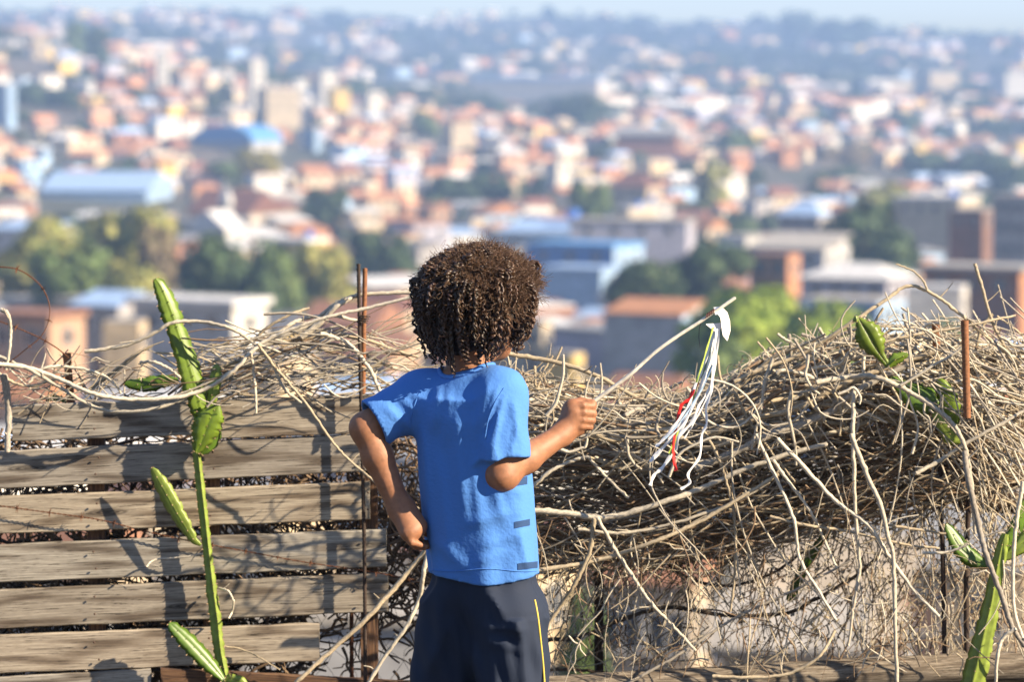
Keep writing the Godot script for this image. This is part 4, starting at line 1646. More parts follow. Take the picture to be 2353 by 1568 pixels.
func build_fence() -> void:
	var tex := wood_texture(5, Color(0.335, 0.31, 0.28), Color(0.575, 0.55, 0.51), Color(0.69, 0.665, 0.62), 1024, 640, [[0.62, 0.16], [0.30, 0.44], [0.80, 0.55], [0.45, 0.70], [0.15, 0.31], [0.55, 0.92], [0.88, 0.83]])
	shared.wood = tex
	var m := wood_paint("weathered plank", tex)
	var f := thing("plank_fence", "weathered grey brown fence of horizontal planks with open gaps left of the child", "fence")
	var rows := [[22, 933, 458, 917, 85], [463, 922, 874, 907, 90], [-130, 1045, 862, 998, 88], [-130, 1149, 848, 1110, 88], [-130, 1260, 886, 1220, 89], [-130, 1365, 890, 1321, 91], [-130, 1469, 731, 1437, 90], [-130, 1569, 342, 1541, 86]]
	for k in rows.size():
		var r: Array = rows[k]
		var z := FENCE_Z + rng.randf_range(-0.004, 0.004)
		var pm: StandardMaterial3D = m.duplicate()
		pm.albedo_color = Color(1, 1, 1) * [0.93, 0.99, 0.90, 1.0, 0.97, 0.92, 1.0, 0.95][k] * Color(1.0, [1.0, 0.98, 0.99, 0.97, 1.0, 0.98, 0.97, 1.0][k], [1.0, 0.95, 0.98, 0.92, 0.99, 0.95, 0.93, 1.0][k])
		pm.albedo_color.a = 1.0
		obj("plank", plank_mesh(yard(r[0], r[1], z), yard(r[2], r[3], z), r[4] / 997.0, 0.02, k, 8.0), pm, f)
	var bm := wood_paint("brown batten", wood_texture(9, Color(0.16, 0.11, 0.08), Color(0.34, 0.24, 0.17), Color(0.46, 0.35, 0.25), 256, 64, []))
	obj("bottom_board", plank_mesh(yard(365, 1541, FENCE_Z + 0.01), yard(948, 1572, FENCE_Z + 0.01), 0.06, 0.02, 0, 1.0), bm, f)
	for x in [-60.0, 216.0, 482.0, 846.0]:
		var mb := MB.new()
		var p := yard(x, 960, FENCE_Z - 0.043)
		mb.box(Transform3D(Basis(), p), Vector3(-0.02, -1.25, -0.02), Vector3(0.02, 0.03 if x > 0 else 0.02, 0.018))
		obj("batten", mb.mesh(), bm, f)
	# nail heads
	var nail := MB.new()
	nail.tube(PackedVector3Array([Vector3(0, 0, 0), Vector3(0, 0, 0.002)]), PackedFloat32Array([0.0026, 0.0022]), 8)
	var nm := nail.mesh()
	for r in rows:
		for x in [216.0, 482.0, 842.0]:
			if x < r[0] + 12.0 or x > r[2] - 6.0:
				continue
			var y: float = lerpf(r[1], r[3], (x - r[0]) / (r[2] - r[0]))
			for e in [0.28, 0.72]:
				var o := obj("nail", nm, paint("rusty nail", lin(0.06, 0.03, 0.02), 0.7), f)
				o.position = yard(x + rng.randf_range(-7, 7), y + r[4] * e, FENCE_Z + 0.0075)


func log_thing(called: String, label: String, pts: Array, z: float, r: float, tex: Texture2D) -> void:
	var p := PackedVector3Array()
	for q in pts:
		p.append(yard(q[0], q[1], z))
	p = curve_through(p, 10)
	var mb := MB.new()
	var rad := taper(p.size(), r, r * 0.93, 0.025)
	mb.tube(p, rad, 22)
	for k in mb.v.size():
		var w := rough_noise.get_noise_3d(mb.v[k].x * 6.0, mb.v[k].y * 60.0, mb.v[k].z * 60.0)
		mb.v[k] += mb.n[k] * w * r * 0.09
		mb.uv[k] = Vector2(mb.uv[k].y / 10.0, mb.uv[k].x * 0.7)
	var o := obj(called, mb.mesh(), wood_paint("log " + label.left(12), tex, 0.95))
	tag(o, label, "log")


func build_logs() -> void:
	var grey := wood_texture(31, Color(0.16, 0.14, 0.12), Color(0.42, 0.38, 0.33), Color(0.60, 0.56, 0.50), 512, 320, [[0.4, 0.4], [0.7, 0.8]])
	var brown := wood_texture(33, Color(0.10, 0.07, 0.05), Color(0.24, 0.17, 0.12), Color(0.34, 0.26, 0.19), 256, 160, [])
	log_thing("log_rail", "thick grey weathered log lying along the bottom right under the hanging stems", [[1230, 1600], [1500, 1584], [1800, 1566], [2100, 1549], [2420, 1536]], -0.36, 0.040, grey)
	log_thing("log_rail", "shorter grey split log on the right half way up the vines", [[2060, 1062], [2180, 1082], [2300, 1098], [2420, 1112]], -0.50, 0.023, grey)
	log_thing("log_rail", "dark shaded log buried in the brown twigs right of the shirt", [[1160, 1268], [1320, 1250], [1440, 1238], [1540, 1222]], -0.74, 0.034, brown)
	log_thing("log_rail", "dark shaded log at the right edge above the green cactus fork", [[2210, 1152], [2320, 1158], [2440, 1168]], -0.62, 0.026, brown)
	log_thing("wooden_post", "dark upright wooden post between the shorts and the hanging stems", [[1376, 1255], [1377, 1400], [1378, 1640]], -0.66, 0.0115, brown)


func rod(called: String, label: String, cat: String, pts: Array, z: float, r: float, mat: Material, group := "", ribs := false) -> Node3D:
	var p := PackedVector3Array()
	for q in pts:
		p.append(yard(q[0], q[1], z + (q[2] if q.size() > 2 else 0.0)))
	p = curve_through(p, 12)
	var mb := MB.new()
	mb.tube(p, taper(p.size(), r, r, 0.02), 10)
	var o := obj(called, mb.mesh(), mat)
	tag(o, label, cat, group)
	if ribs:
		var rb := MB.new()
		var total := 0.0
		for k in p.size() - 1:
			var n := int(p[k].distance_to(p[k + 1]) / 0.008)
			for s in n:
				var c := p[k].lerp(p[k + 1], float(s) / n)
				rb.tube(PackedVector3Array([c + Vector3(0, -0.0015, 0), c + Vector3(0, 0.0015, 0)]), PackedFloat32Array([r * 1.16, r * 1.16]), 8)
		var ro := obj("ribs", rb.mesh(), mat, o)
		ro.set_meta("kind", "stuff")
	return o


func build_pipes_and_wire() -> void:
	var rust := paint("rust", lin(0.20, 0.075, 0.03), 0.85, shared.fine, 9.0)
	var orange := paint("orange rust", lin(0.33, 0.135, 0.055), 0.8, shared.fine, 7.0)
	var dark := paint("dark iron", lin(0.055, 0.032, 0.022), 0.8, shared.fine, 9.0)
	rod("rebar", "dark ribbed rebar standing left of the hair before the fence", "rebar", [[822, 608], [826, 850], [832, 1100], [836, 1320], [838, 1620]], -0.418, 0.0043, dark, "", true)
	rod("copper_pipe", "short orange pipe standing beside the dark rebar", "pipe", [[837, 617], [836, 680], [834, 760], [833, 905]], -0.432, 0.0058, orange)
	var tie := MB.new()
	var tp := PackedVector3Array()
	for k in 26:
		var a := k * 0.9
		tp.append(yard(829 + k * 0.35, 742 - 0.7 * k, -0.42) + Vector3(cos(a) * 0.012, 0, sin(a) * 0.012))
	tie.tube(tp, taper(26, 0.0016, 0.0016), 6)
	tag(obj("tie_wire", tie.mesh(), dark), "dark wire wound round the rebar and the orange pipe", "wire")
	hollow_pipe("rusty_pipe", "rusty hollow pipe with open top at the left end of the fence", 148, 812, 161, 960, -0.50, 0.0095, orange)
	hollow_pipe("rusty_pipe", "long rusty pipe rising from the vine mound on the right", 2222, 736, 2228, 962, -0.13, 0.0082, orange)
	hollow_pipe("rusty_pipe", "short rusty pipe stub left of the long rusty pipe", 2155, 736, 2158, 840, -0.36, 0.0088, orange)
	rod("iron_rod", "dark iron rod below the long rusty pipe", "rod", [[2228, 955], [2234, 1100], [2226, 1300], [2228, 1620]], -0.40, 0.0064, dark)
	rod("iron_rod", "dark iron rod hanging left of the green cactus fork", "rod", [[2158, 940], [2166, 1100], [2172, 1300], [2176, 1540]], -0.42, 0.0058, dark)
	rod("iron_rod", "thin rusty rod behind the ends of the planks", "rod", [[806, 1380], [806, 1480], [807, 1640]], -0.56, 0.0048, rust, "", true)
	rod("iron_rod", "thin rusty rod close left of the shorts", "rod", [[968, 1290], [966, 1420], [965, 1640]], -0.56, 0.0044, rust)
	barbed("rusty barbed wire looping in the air at the left edge", [[-14, 612], [30, 617], [64, 635], [92, 662], [108, 702], [105, 742], [86, 776], [50, 806], [14, 834], [-14, 850]], -0.36, rust)
	barbed("rusty barbed wire slanting down to the left rusty pipe", [[-14, 736], [34, 754], [84, 776], [122, 798], [152, 822]], -0.46, rust)
	barbed("long rusty barbed wire strung across the front of the planks", [[-14, 1164], [70, 1176], [160, 1188], [235, 1200], [330, 1224], [440, 1248], [560, 1270], [700, 1296], [840, 1316], [950, 1336]], -0.432, rust)
	barbed("rusty barbed wire behind the child towards the log", [[900, 1190], [1000, 1205], [1250, 1232], [1420, 1230], [1700, 1200]], -0.60, rust)
	# wire netting on the slope side
	var mesh := thing("wire_netting", "thin dark wire netting stretched behind the hanging stems", "netting")
	var wm := paint("netting wire", lin(0.06, 0.05, 0.045), 0.6)
	var a := MB.new()
	for k in 38:
		var x := 560.0 + k * 60.0
		var p := PackedVector3Array()
		var q := PackedVector3Array()
		for s in 15:
			var y := 1240.0 + s * 26.0
			p.append(yard(x + s * 16.0 + rough_noise.get_noise_2d(k * 3.3, s * 0.3) * 30.0, y, -0.86))
			q.append(yard(x - s * 16.0 + rough_noise.get_noise_2d(k * 3.3, s * 0.3 + 40.0) * 30.0, y, -0.862))
		a.tube(p, taper(15, 0.0006, 0.0006), 4)
		a.tube(q, taper(15, 0.0006, 0.0006), 4)
	var w := obj("mesh_wires", a.mesh(), wm, mesh)
	w.set_meta("kind", "stuff")


func hollow_pipe(called: String, label: String, x0: float, y0: float, x1: float, y1: float, z: float, r: float, mat: Material) -> void:
	var top := yard(x0, y0, z)
	var low := yard(x1, y1, z)
	var mb := MB.new()
	mb.tube(PackedVector3Array([low, low.lerp(top, 0.35), low.lerp(top, 0.7), top]), PackedFloat32Array([r, r * 1.03, r * 0.98, r * 1.08]), 16, Color.WHITE, false)
	mb.tube(PackedVector3Array([top, top.lerp(low, 0.03), top.lerp(low, 0.4)]), PackedFloat32Array([r * 1.08, r * 0.76, r * 0.72]), 16, Color.WHITE, false)
	var o := obj(called, mb.mesh(), mat)
	tag(o, label, "pipe")


func barbed(label: String, path: Array, z: float, mat: Material) -> void:
	var p := PackedVector3Array()
	for q in path:
		p.append(yard(q[0], q[1], z + rng.randf_range(-0.004, 0.004)))
	p = curve_through(p, 30)
	var t := thing("barbed_wire", label, "wire")
	for s in 2:
		var pts := PackedVector3Array()
		for k in p.size():
			var a := k * 0.75 + s * PI
			pts.append(p[k] + Vector3(0.3 * cos(a), cos(a), sin(a)) * 0.0011)
		var mb := MB.new()
		mb.tube(pts, taper(pts.size(), 0.0009, 0.0009), 5)
		obj("strand", mb.mesh(), mat, t)
	var d := 0.03
	for k in range(1, p.size() - 1):
		d += p[k].distance_to(p[k - 1])
		if d < 0.075:
			continue
		d = 0.0
		var mb := MB.new()
		var dirn := (p[k] - p[k - 1]).normalized()
		for s in 3:
			var e := dirn.cross(Vector3(rng.randfn(), rng.randfn(), rng.randfn())).normalized() * 0.011
			mb.tube(PackedVector3Array([p[k] - e + dirn * 0.002 * s, p[k] + dirn * 0.001 * s, p[k] + e + dirn * 0.003 * s]), PackedFloat32Array([0.0003, 0.0011, 0.0003]), 5)
		obj("barb", mb.mesh(), mat, t)


# ---- climbing cacti: three winged stems with scalloped edges
func wing_mesh(pts: PackedVector3Array, wide: PackedFloat32Array, front: float, scallop: float, face_turn: float, spines: MB) -> ArrayMesh:
	var mb := MB.new()
	var m := pts.size()
	var angs := [0.0, 0.30, 0.75, 1.2, 1.571, 1.94, 2.39, 2.84, PI, 3.7, 4.4, 4.712, 5.0, 5.6]
	var rel := [1.0, 0.60, 0.36, 0.36, 1.0, 0.36, 0.36, 0.60, 1.0, 0.55, 0.32, 0.30, 0.32, 0.55]
	var along := 0.0
	var w := angs.size()
	var last := -1.0
	for k in m:
		if k > 0:
			along += pts[k].distance_to(pts[k - 1])
		var t := (pts[mini(k + 1, m - 1)] - pts[maxi(k - 1, 0)]).normalized()
		var view := Vector3(sin(face_turn), 0, cos(face_turn))
		var side := t.cross(view).normalized()
		if side.x < 0:
			side = -side
		var fr := side.cross(t).normalized()
		if fr.z < 0:
			fr = -fr
		var ph := along / scallop
		for q in w:
			var a: float = angs[q]
			var rad: float = rel[q] * wide[k]
			if q == 0 or q == 8:
				rad *= 0.84 + 0.18 * absf(sin(PI * (ph + (0.35 if q == 8 else 0.0) + 0.5 * rough_noise.get_noise_2d(along * 30.0, q)))) + 0.16 * rough_noise.get_noise_2d(along * 45.0, q * 3.0)
			if q == 4:
				rad *= front
			elif q in [3, 5]:
				rad *= minf(1.0, front + 0.4)
			if q > 8:
				rad *= 0.55
			var o := side * cos(a) + fr * sin(a)
			mb.add(pts[k] + o * rad, o, Vector2(a, along))
		if floor(ph) != last and spines and k > 0:
			last = floor(ph)
			for e in [0, 8, 4]:
				var base := mb.v[mb.v.size() - w + e]
				var o := mb.n[mb.v.size() - w + e]
				spines.tube(PackedVector3Array([base - o * 0.001, base + o * 0.0035]), PackedFloat32Array([0.0016, 0.0005]), 5)
	for k in m - 1:
		for q in w:
			var a := k * w + q
			var b := k * w + (q + 1) % w
			mb.tri(a, a + w, b)
			mb.tri(b, a + w, b + w)
	var st := SurfaceTool.new()
	st.create_from(mb.mesh(), 0)
	st.generate_normals()
	return st.commit()


func cactus_part(t: Node3D, called: String, path: Array, z: float, front: float, scallop: float, turn: float, mat: Material) -> void:
	# path rows: x, y, half width
	var p := PackedVector3Array()
	var wd := PackedVector3Array()
	for q in path:
		p.append(yard(q[0], q[1], z + (q[3] if q.size() > 3 else 0.0)))
		wd.append(Vector3(q[2] / 1000.0, 0, 0))
	p = curve_through(p, 12)
	wd = curve_through(wd, 12)
	var w := PackedFloat32Array()
	for k in wd:
		w.append(maxf(k.x, 0.0008))
	var sp := MB.new()
	var o := obj(called, wing_mesh(p, w, front, scallop, turn, sp), mat, t)
	if sp.v.size():
		var s := obj("spines", sp.mesh(), paint("spine", lin(0.30, 0.20, 0.12), 0.8), o)
		s.set_meta("kind", "stuff")


func green_paint(key: String, c: Color, back: float) -> StandardMaterial3D:
	var m := paint(key, c, 0.42, shared.wear, 7.0)
	m.backlight_enabled = true
	m.backlight = Color(0.55, 0.8, 0.10) * back
	return m


func build_cacti() -> void:
	var g := green_paint("cactus green", lin(0.16, 0.25, 0.022), 0.45)
	var d := green_paint("cactus deep green", lin(0.10, 0.19, 0.018), 0.4)
	var l := green_paint("cactus pale green", lin(0.27, 0.36, 0.06), 0.5)
	var t := thing("climbing_cactus", "tall bright green winged cactus climbing the planks on the left", "cactus")
	cactus_part(t, "stem", [[352, 640, 7], [366, 662, 19], [386, 712, 26], [402, 760, 25], [422, 820, 28], [440, 880, 30], [452, 930, 27], [456, 965, 14], [456, 985, 8]], -0.40, 0.38, 0.030, 0.5, g)
	cactus_part(t, "stem", [[444, 975, 9], [446, 1010, 10], [452, 1080, 11], [463, 1180, 12], [474, 1280, 12], [483, 1360, 14], [492, 1430, 15], [500, 1500, 14], [514, 1568, 11], [522, 1620, 10]], -0.415, 0.9, 0.022, 0.4, l)
	cactus_part(t, "pad", [[447, 1044, 5], [462, 1010, 24], [474, 975, 34], [488, 945, 26], [498, 930, 6]], -0.385, 0.15, 0.022, 0.1, g)
	cactus_part(t, "pad", [[474, 948, 8], [486, 905, 15], [492, 870, 15], [494, 848, 12], [494, 838, 3]], -0.405, 0.36, 0.020, -0.3, l)
	cactus_part(t, "pad", [[458, 1046, 4], [474, 1030, 16], [486, 1005, 20], [492, 970, 16], [494, 945, 5]], -0.41, 0.18, 0.022, 0.5, d)
	cactus_part(t, "pad", [[344, 1076, 3], [356, 1096, 14], [376, 1132, 20], [402, 1178, 20], [428, 1222, 15], [444, 1246, 9], [458, 1256, 4]], -0.40, 0.27, 0.024, -0.2, l)
	cactus_part(t, "pad", [[384, 1436, 4], [396, 1448, 16], [432, 1484, 23], [468, 1522, 22], [494, 1550, 15], [510, 1568, 7]], -0.38, 0.18, 0.026, 0.7, d)
	cactus_part(t, "pad", [[512, 1570, 5], [530, 1566, 14], [552, 1578, 16], [570, 1600, 8]], -0.40, 0.18, 0.026, -0.2, l)
	var a := thing("climbing_cactus", "low dark green cactus pad lying among vines left of the tall cactus", "cactus")
	cactus_part(a, "pad", [[280, 880, 4], [300, 884, 13], [340, 884, 19], [380, 876, 14], [405, 874, 5]], -0.50, 0.24, 0.03, 0.0, d)
	cactus_part(a, "pad", [[104, 922, 3], [118, 916, 8], [134, 918, 8], [148, 926, 3]], -0.51, 0.24, 0.03, 0.0, d)
	var r := thing("climbing_cactus", "forked green cactus stem rising from the bottom right corner", "cactus")
	cactus_part(r, "stem", [[2232, 1600, 26], [2250, 1540, 28], [2268, 1460, 24], [2284, 1390, 20], [2296, 1320, 16], [2306, 1270, 15], [2316, 1230, 9]], -0.20, 0.8, 0.05, -0.25, l)
	cactus_part(r, "pad", [[2178, 1206, 4], [2190, 1226, 17], [2210, 1258, 24], [2238, 1286, 22], [2268, 1300, 13], [2292, 1304, 5]], -0.23, 0.21, 0.03, 0.6, d)
	cactus_part(r, "pad", [[2298, 1300, 6], [2318, 1270, 20], [2336, 1230, 24], [2350, 1190, 20], [2362, 1150, 6]], -0.27, 0.21, 0.03, 0.6, d)
	cactus_part(r, "pad", [[2310, 1290, 5], [2340, 1268, 16], [2370, 1240, 20], [2400, 1215, 8]], -0.20, 0.18, 0.03, -0.2, l)
	var c := thing("climbing_cactus", "rounded yellow green cactus pad on top of the vine mound", "cactus")
	cactus_part(c, "pad", [[2046, 842, 7], [2028, 818, 12], [2012, 792, 28], [1998, 766, 32], [1985, 746, 18], [1976, 730, 3]], -0.13, 0.09, 0.016, -0.1, green_paint("pad yellow green", lin(0.16, 0.23, 0.02), 0.35))
	cactus_part(c, "stem", [[2046, 842, 8], [2062, 826, 14], [2082, 818, 9], [2090, 812, 3]], -0.13, 0.7, 0.02, 0.0, g)
	cactus_part(c, "stem", [[1972, 740, 7], [1972, 734, 9], [1970, 726, 3]], -0.13, 0.7, 0.02, 0.0, l)
	var e := thing("climbing_cactus", "dark green cactus growing inside the vine mound behind the arching stem", "cactus")
	cactus_part(e, "pad", [[2050, 868, 6], [2080, 892, 22], [2112, 914, 34], [2142, 926, 32], [2162, 930, 10]], -0.24, 0.21, 0.03, 0.5, d)
	cactus_part(e, "pad", [[2160, 870, 5], [2176, 900, 22], [2188, 940, 26], [2196, 975, 14], [2200, 995, 5]], -0.25, 0.24, 0.03, -0.2, g)
	cactus_part(e, "pad", [[2150, 950, 5], [2172, 980, 17], [2196, 1005, 22], [2216, 1012, 8]], -0.23, 0.21, 0.03, -0.2, l)
	var h := thing("climbing_cactus", "thin green cactus strip hanging behind the stems on the lower right", "cactus")
	cactus_part(h, "stem", [[1940, 1140, 4], [1926, 1170, 9], [1908, 1220, 10], [1880, 1262, 13], [1856, 1300, 14], [1836, 1340, 13], [1822, 1372, 12], [1812, 1384, 4]], -0.60, 0.5, 0.03, 0.2, d)


# ---- the stick with its ribbons
func ribbon(t: Node3D, path: Array, wide: float, mat: Material, z: float) -> void:
	var p := PackedVector3Array()
	for q in path:
		p.append(spot(q[0], q[1], z))
	p = curve_through(p, 8)
	var mb := MB.new()
	var m := p.size()
	var ph := rng.randf() * 6.0
	for k in m:
		var d := (p[mini(k + 1, m - 1)] - p[maxi(k - 1, 0)]).normalized()
		var a := ph + k * 0.13 + 0.7 * sin(k * 0.31 + ph)
		var side := d.cross(Vector3(sin(a) * 0.7, 0, 1.0)).normalized()
		var nn := side.cross(d).normalized()
		for s in 3:
			mb.add(p[k] + side * wide * (0.78 + 0.2 * sin(k * 0.9 + ph)) * (s - 1) * 0.5 + nn * (0.0012 if s == 1 else 0.0), nn + side * (s - 1) * 0.4, Vector2(s * 0.5, k * 0.1))
		for s in 3:
			mb.add(p[k] + side * wide * (0.78 + 0.2 * sin(k * 0.9 + ph)) * (s - 1) * 0.5 + nn * (0.0012 if s == 1 else 0.0) - nn * 0.0004, -nn + side * (s - 1) * 0.4, Vector2(s * 0.5, k * 0.1))
	for k in m - 1:
		for s in 2:
			var a := k * 6 + s
			mb.tri(a, a + 6, a + 1)
			mb.tri(a + 1, a + 6, a + 7)
			mb.tri(a + 3, a + 4, a + 9)
			mb.tri(a + 4, a + 10, a + 9)
	obj("ribbon", mb.mesh(), mat, t)


func build_toy() -> void:
	var t := thing("ribbon_stick", "peeled white stick with paper scrap and white, green and red ribbons held in the fist", "toy")
	var p := PackedVector3Array()
	for q in [[1322, 952, -0.058], [1345, 937, -0.060], [1368, 922, -0.060], [1420, 884, -0.058], [1455, 857, -0.056], [1482, 832, -0.06], [1512, 806, -0.06], [1560, 772, -0.065], [1610, 740, -0.07], [1650, 713, -0.07], [1692, 684, -0.075]]:
		p.append(spot(q[0], q[1], q[2]))
	p = curve_through(p, 6)
	var mb := MB.new()
	mb.tube(p, taper(p.size(), 0.0046, 0.0034, 0.06), 10)
	obj("stick", mb.mesh(), paint("peeled stick", lin(0.85, 0.80, 0.68), 0.6, shared.wear, 12.0), t)
	var white := paint("ribbon white", lin(0.80, 0.80, 0.80), 0.45)
	white.backlight_enabled = true
	white.backlight = Color(0.35, 0.35, 0.35)
	var green := paint("ribbon green", lin(0.42, 0.55, 0.10), 0.45)
	var red := paint("ribbon red", lin(0.72, 0.025, 0.02), 0.45)
	var blue := paint("ribbon pale blue", lin(0.40, 0.55, 0.72), 0.45)
	var z := -0.07
	ribbon(t, [[1648, 752], [1632, 800], [1615, 850], [1600, 887], [1587, 930], [1570, 955], [1542, 993], [1520, 1018], [1508, 1028]], 0.008, white, z)
	ribbon(t, [[1652, 755], [1643, 811], [1622, 864], [1606, 908], [1589, 937], [1565, 978], [1533, 1022], [1495, 1063]], 0.010, white, z - 0.006)
	ribbon(t, [[1654, 756], [1646, 830], [1633, 893], [1609, 934], [1592, 972], [1563, 1004], [1555, 1037]], 0.008, white, z + 0.006)
	ribbon(t, [[1650, 756], [1641, 838], [1637, 899], [1625, 937], [1626, 975], [1615, 1002], [1610, 1051], [1584, 1090], [1587, 1112], [1566, 1127]], 0.007, white, z + 0.01)
	ribbon(t, [[1590, 940], [1563, 999], [1546, 1043], [1523, 1078], [1505, 1094], [1496, 1118]], 0.009, white, z + 0.003)
	ribbon(t, [[1646, 752], [1634, 790], [1624, 820], [1604, 885], [1590, 935], [1566, 985], [1552, 1016], [1540, 1044]], 0.007, green, z - 0.010)
	ribbon(t, [[1606, 880], [1596, 896], [1583, 922], [1568, 932], [1561, 955], [1557, 980], [1552, 1004], [1549, 1036], [1551, 1060], [1555, 1084]], 0.008, red, z - 0.003)
	ribbon(t, [[1640, 840], [1618, 890], [1600, 920], [1580, 952], [1550, 990], [1530, 1010]], 0.004, blue, z + 0.012)
	ribbon(t, [[1649, 754], [1638, 806], [1626, 850], [1612, 895], [1598, 930], [1574, 975], [1540, 1010], [1512, 1046]], 0.005, white, z + 0.004)
	ribbon(t, [[1653, 756], [1650, 810], [1643, 860], [1631, 905], [1612, 945], [1590, 985], [1574, 1010]], 0.004, white, z - 0.004)
	ribbon(t, [[1642, 752], [1628, 798], [1614, 846], [1602, 880]], 0.005, green, z + 0.012)
	ribbon(t, [[1556, 1000], [1549, 1030], [1541, 1048]], 0.006, green, z + 0.012)
	ribbon(t, [[1598, 896], [1586, 918], [1570, 930], [1562, 952]], 0.007, red, z + 0.012)
	ribbon(t, [[1553, 1002], [1549, 1036], [1551, 1060], [1556, 1084]], 0.007, red, z + 0.014)
	# the curled paper scrap, its flap, and the knot
	var paper := paint("paper", lin(0.84, 0.80, 0.77), 0.6)
	paper.backlight_enabled = true
	paper.backlight = Color(0.3, 0.28, 0.26)
	var pm := MB.new()
	var rim := [[1642, 706], [1660, 704], [1674, 718], [1680, 738], [1681, 760], [1674, 784]]
	var inner := [[1646, 724], [1652, 722], [1658, 730], [1660, 744], [1662, 762], [1664, 772]]
	for k in 5:
		pm.quad(spot(inner[k][0], inner[k][1], z + 0.012), spot(rim[k][0], rim[k][1], z - 0.012), spot(rim[k + 1][0], rim[k + 1][1], z - 0.012), spot(inner[k + 1][0], inner[k + 1][1], z + 0.012))
		pm.quad(spot(rim[k][0], rim[k][1], z - 0.0128), spot(inner[k][0], inner[k][1], z + 0.0112), spot(inner[k + 1][0], inner[k + 1][1], z + 0.0112), spot(rim[k + 1][0], rim[k + 1][1], z - 0.0128))
	pm.face(spot(1624, 745, z + 0.016), spot(1672, 741, z - 0.012), spot(1650, 766, z + 0.010))
	pm.face(spot(1672, 741, z - 0.0126), spot(1624, 745, z + 0.0154), spot(1650, 766, z + 0.0094))
	obj("paper_scrap", pm.mesh(), paper, t)
	var kn := MB.new()
	var kp := PackedVector3Array()
	for k in 40:
		var a := k * 0.75
		kp.append(spot(1624 + k * 0.5, 727 - k * 0.33, z) + Vector3(0.35 * cos(a), cos(a), sin(a)) * 0.0058)
	kn.tube(kp, taper(40, 0.0012, 0.0012), 5)
	obj("thread_knot", kn.mesh(), paint("brown thread", lin(0.14, 0.06, 0.04), 0.7), t)
	var th := MB.new()
	th.tube(PackedVector3Array([spot(1614, 737, z), spot(1609, 756, z), spot(1608, 776, z), spot(1611, 800, z)]), taper(4, 0.0009, 0.0006), 4)
	obj("loose_thread", th.mesh(), paint("dark thread", lin(0.02, 0.02, 0.02), 0.7), t)


# ---- dry vines
func vine_paint() -> StandardMaterial3D:
	var m := paint("dry stem", Color.WHITE, 0.8)
	m.vertex_color_use_as_albedo = true
	m.albedo_texture = shared.fine
	m.uv1_scale = Vector3(1.0, 0.5, 1.0)
	return m


func straw(kind: String, r: RandomNumberGenerator) -> Color:
	var k := r.randf_range(0.75, 1.2)
	match kind:
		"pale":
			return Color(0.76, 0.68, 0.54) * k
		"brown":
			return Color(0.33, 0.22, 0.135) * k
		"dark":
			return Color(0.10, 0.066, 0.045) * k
		"grey":
			return Color(0.46, 0.41, 0.34) * k
	return Color(0.62, 0.51, 0.35) * k


func vine(label: String, r_px: float, kind: String, z: float, path: Array, called := "dry_vine") -> void:
	var p := PackedVector3Array()
	for q in path:
		p.append(yard(q[0], q[1], z + rng.randf_range(-0.012, 0.012)))
	p = curve_through(p, 9)
	var r := r_px / 1000.0
	var rad := taper(p.size(), r, r * 0.75, 0.05)
	# joints along the stem
	for k in range(7, p.size() - 3, 11):
		rad[k] *= 1.22
	for k in range(1, p.size()):
		p[k] += Vector3(rng.randfn(), rng.randfn(), rng.randfn()) * 0.0006
	var mb := MB.new()
	mb.colored = true
	mb.tube(p, rad, 9, straw(kind, rng))
	var t := thing(called, label, "vine", Vector3.ZERO, 0.0, "dry vine stems on the fence")
	obj("stem", mb.mesh(), vine_paint(), t)
	var tw := MB.new()
	tw.colored = true
	for k in range(4, p.size() - 2, 9):
		if rng.randf() < 0.45:
			var a := Vector3(rng.randfn(), rng.randf_range(-0.6, 1.2), rng.randfn() * 0.6).normalized()
			var l := rng.randf_range(0.012, 0.04)
			var b := Vector3(rng.randfn(), rng.randfn(), rng.randfn()) * 0.012
			tw.tube(curve_through(PackedVector3Array([p[k], p[k] + a * l * 0.5 + b * 0.3, p[k] + a * l + b]), 3), taper(7, r * 0.4, r * 0.18), 5, straw(kind, rng))
	if tw.v.size():
		var o := obj("twigs", tw.mesh(), vine_paint(), t)
		o.set_meta("kind", "stuff")


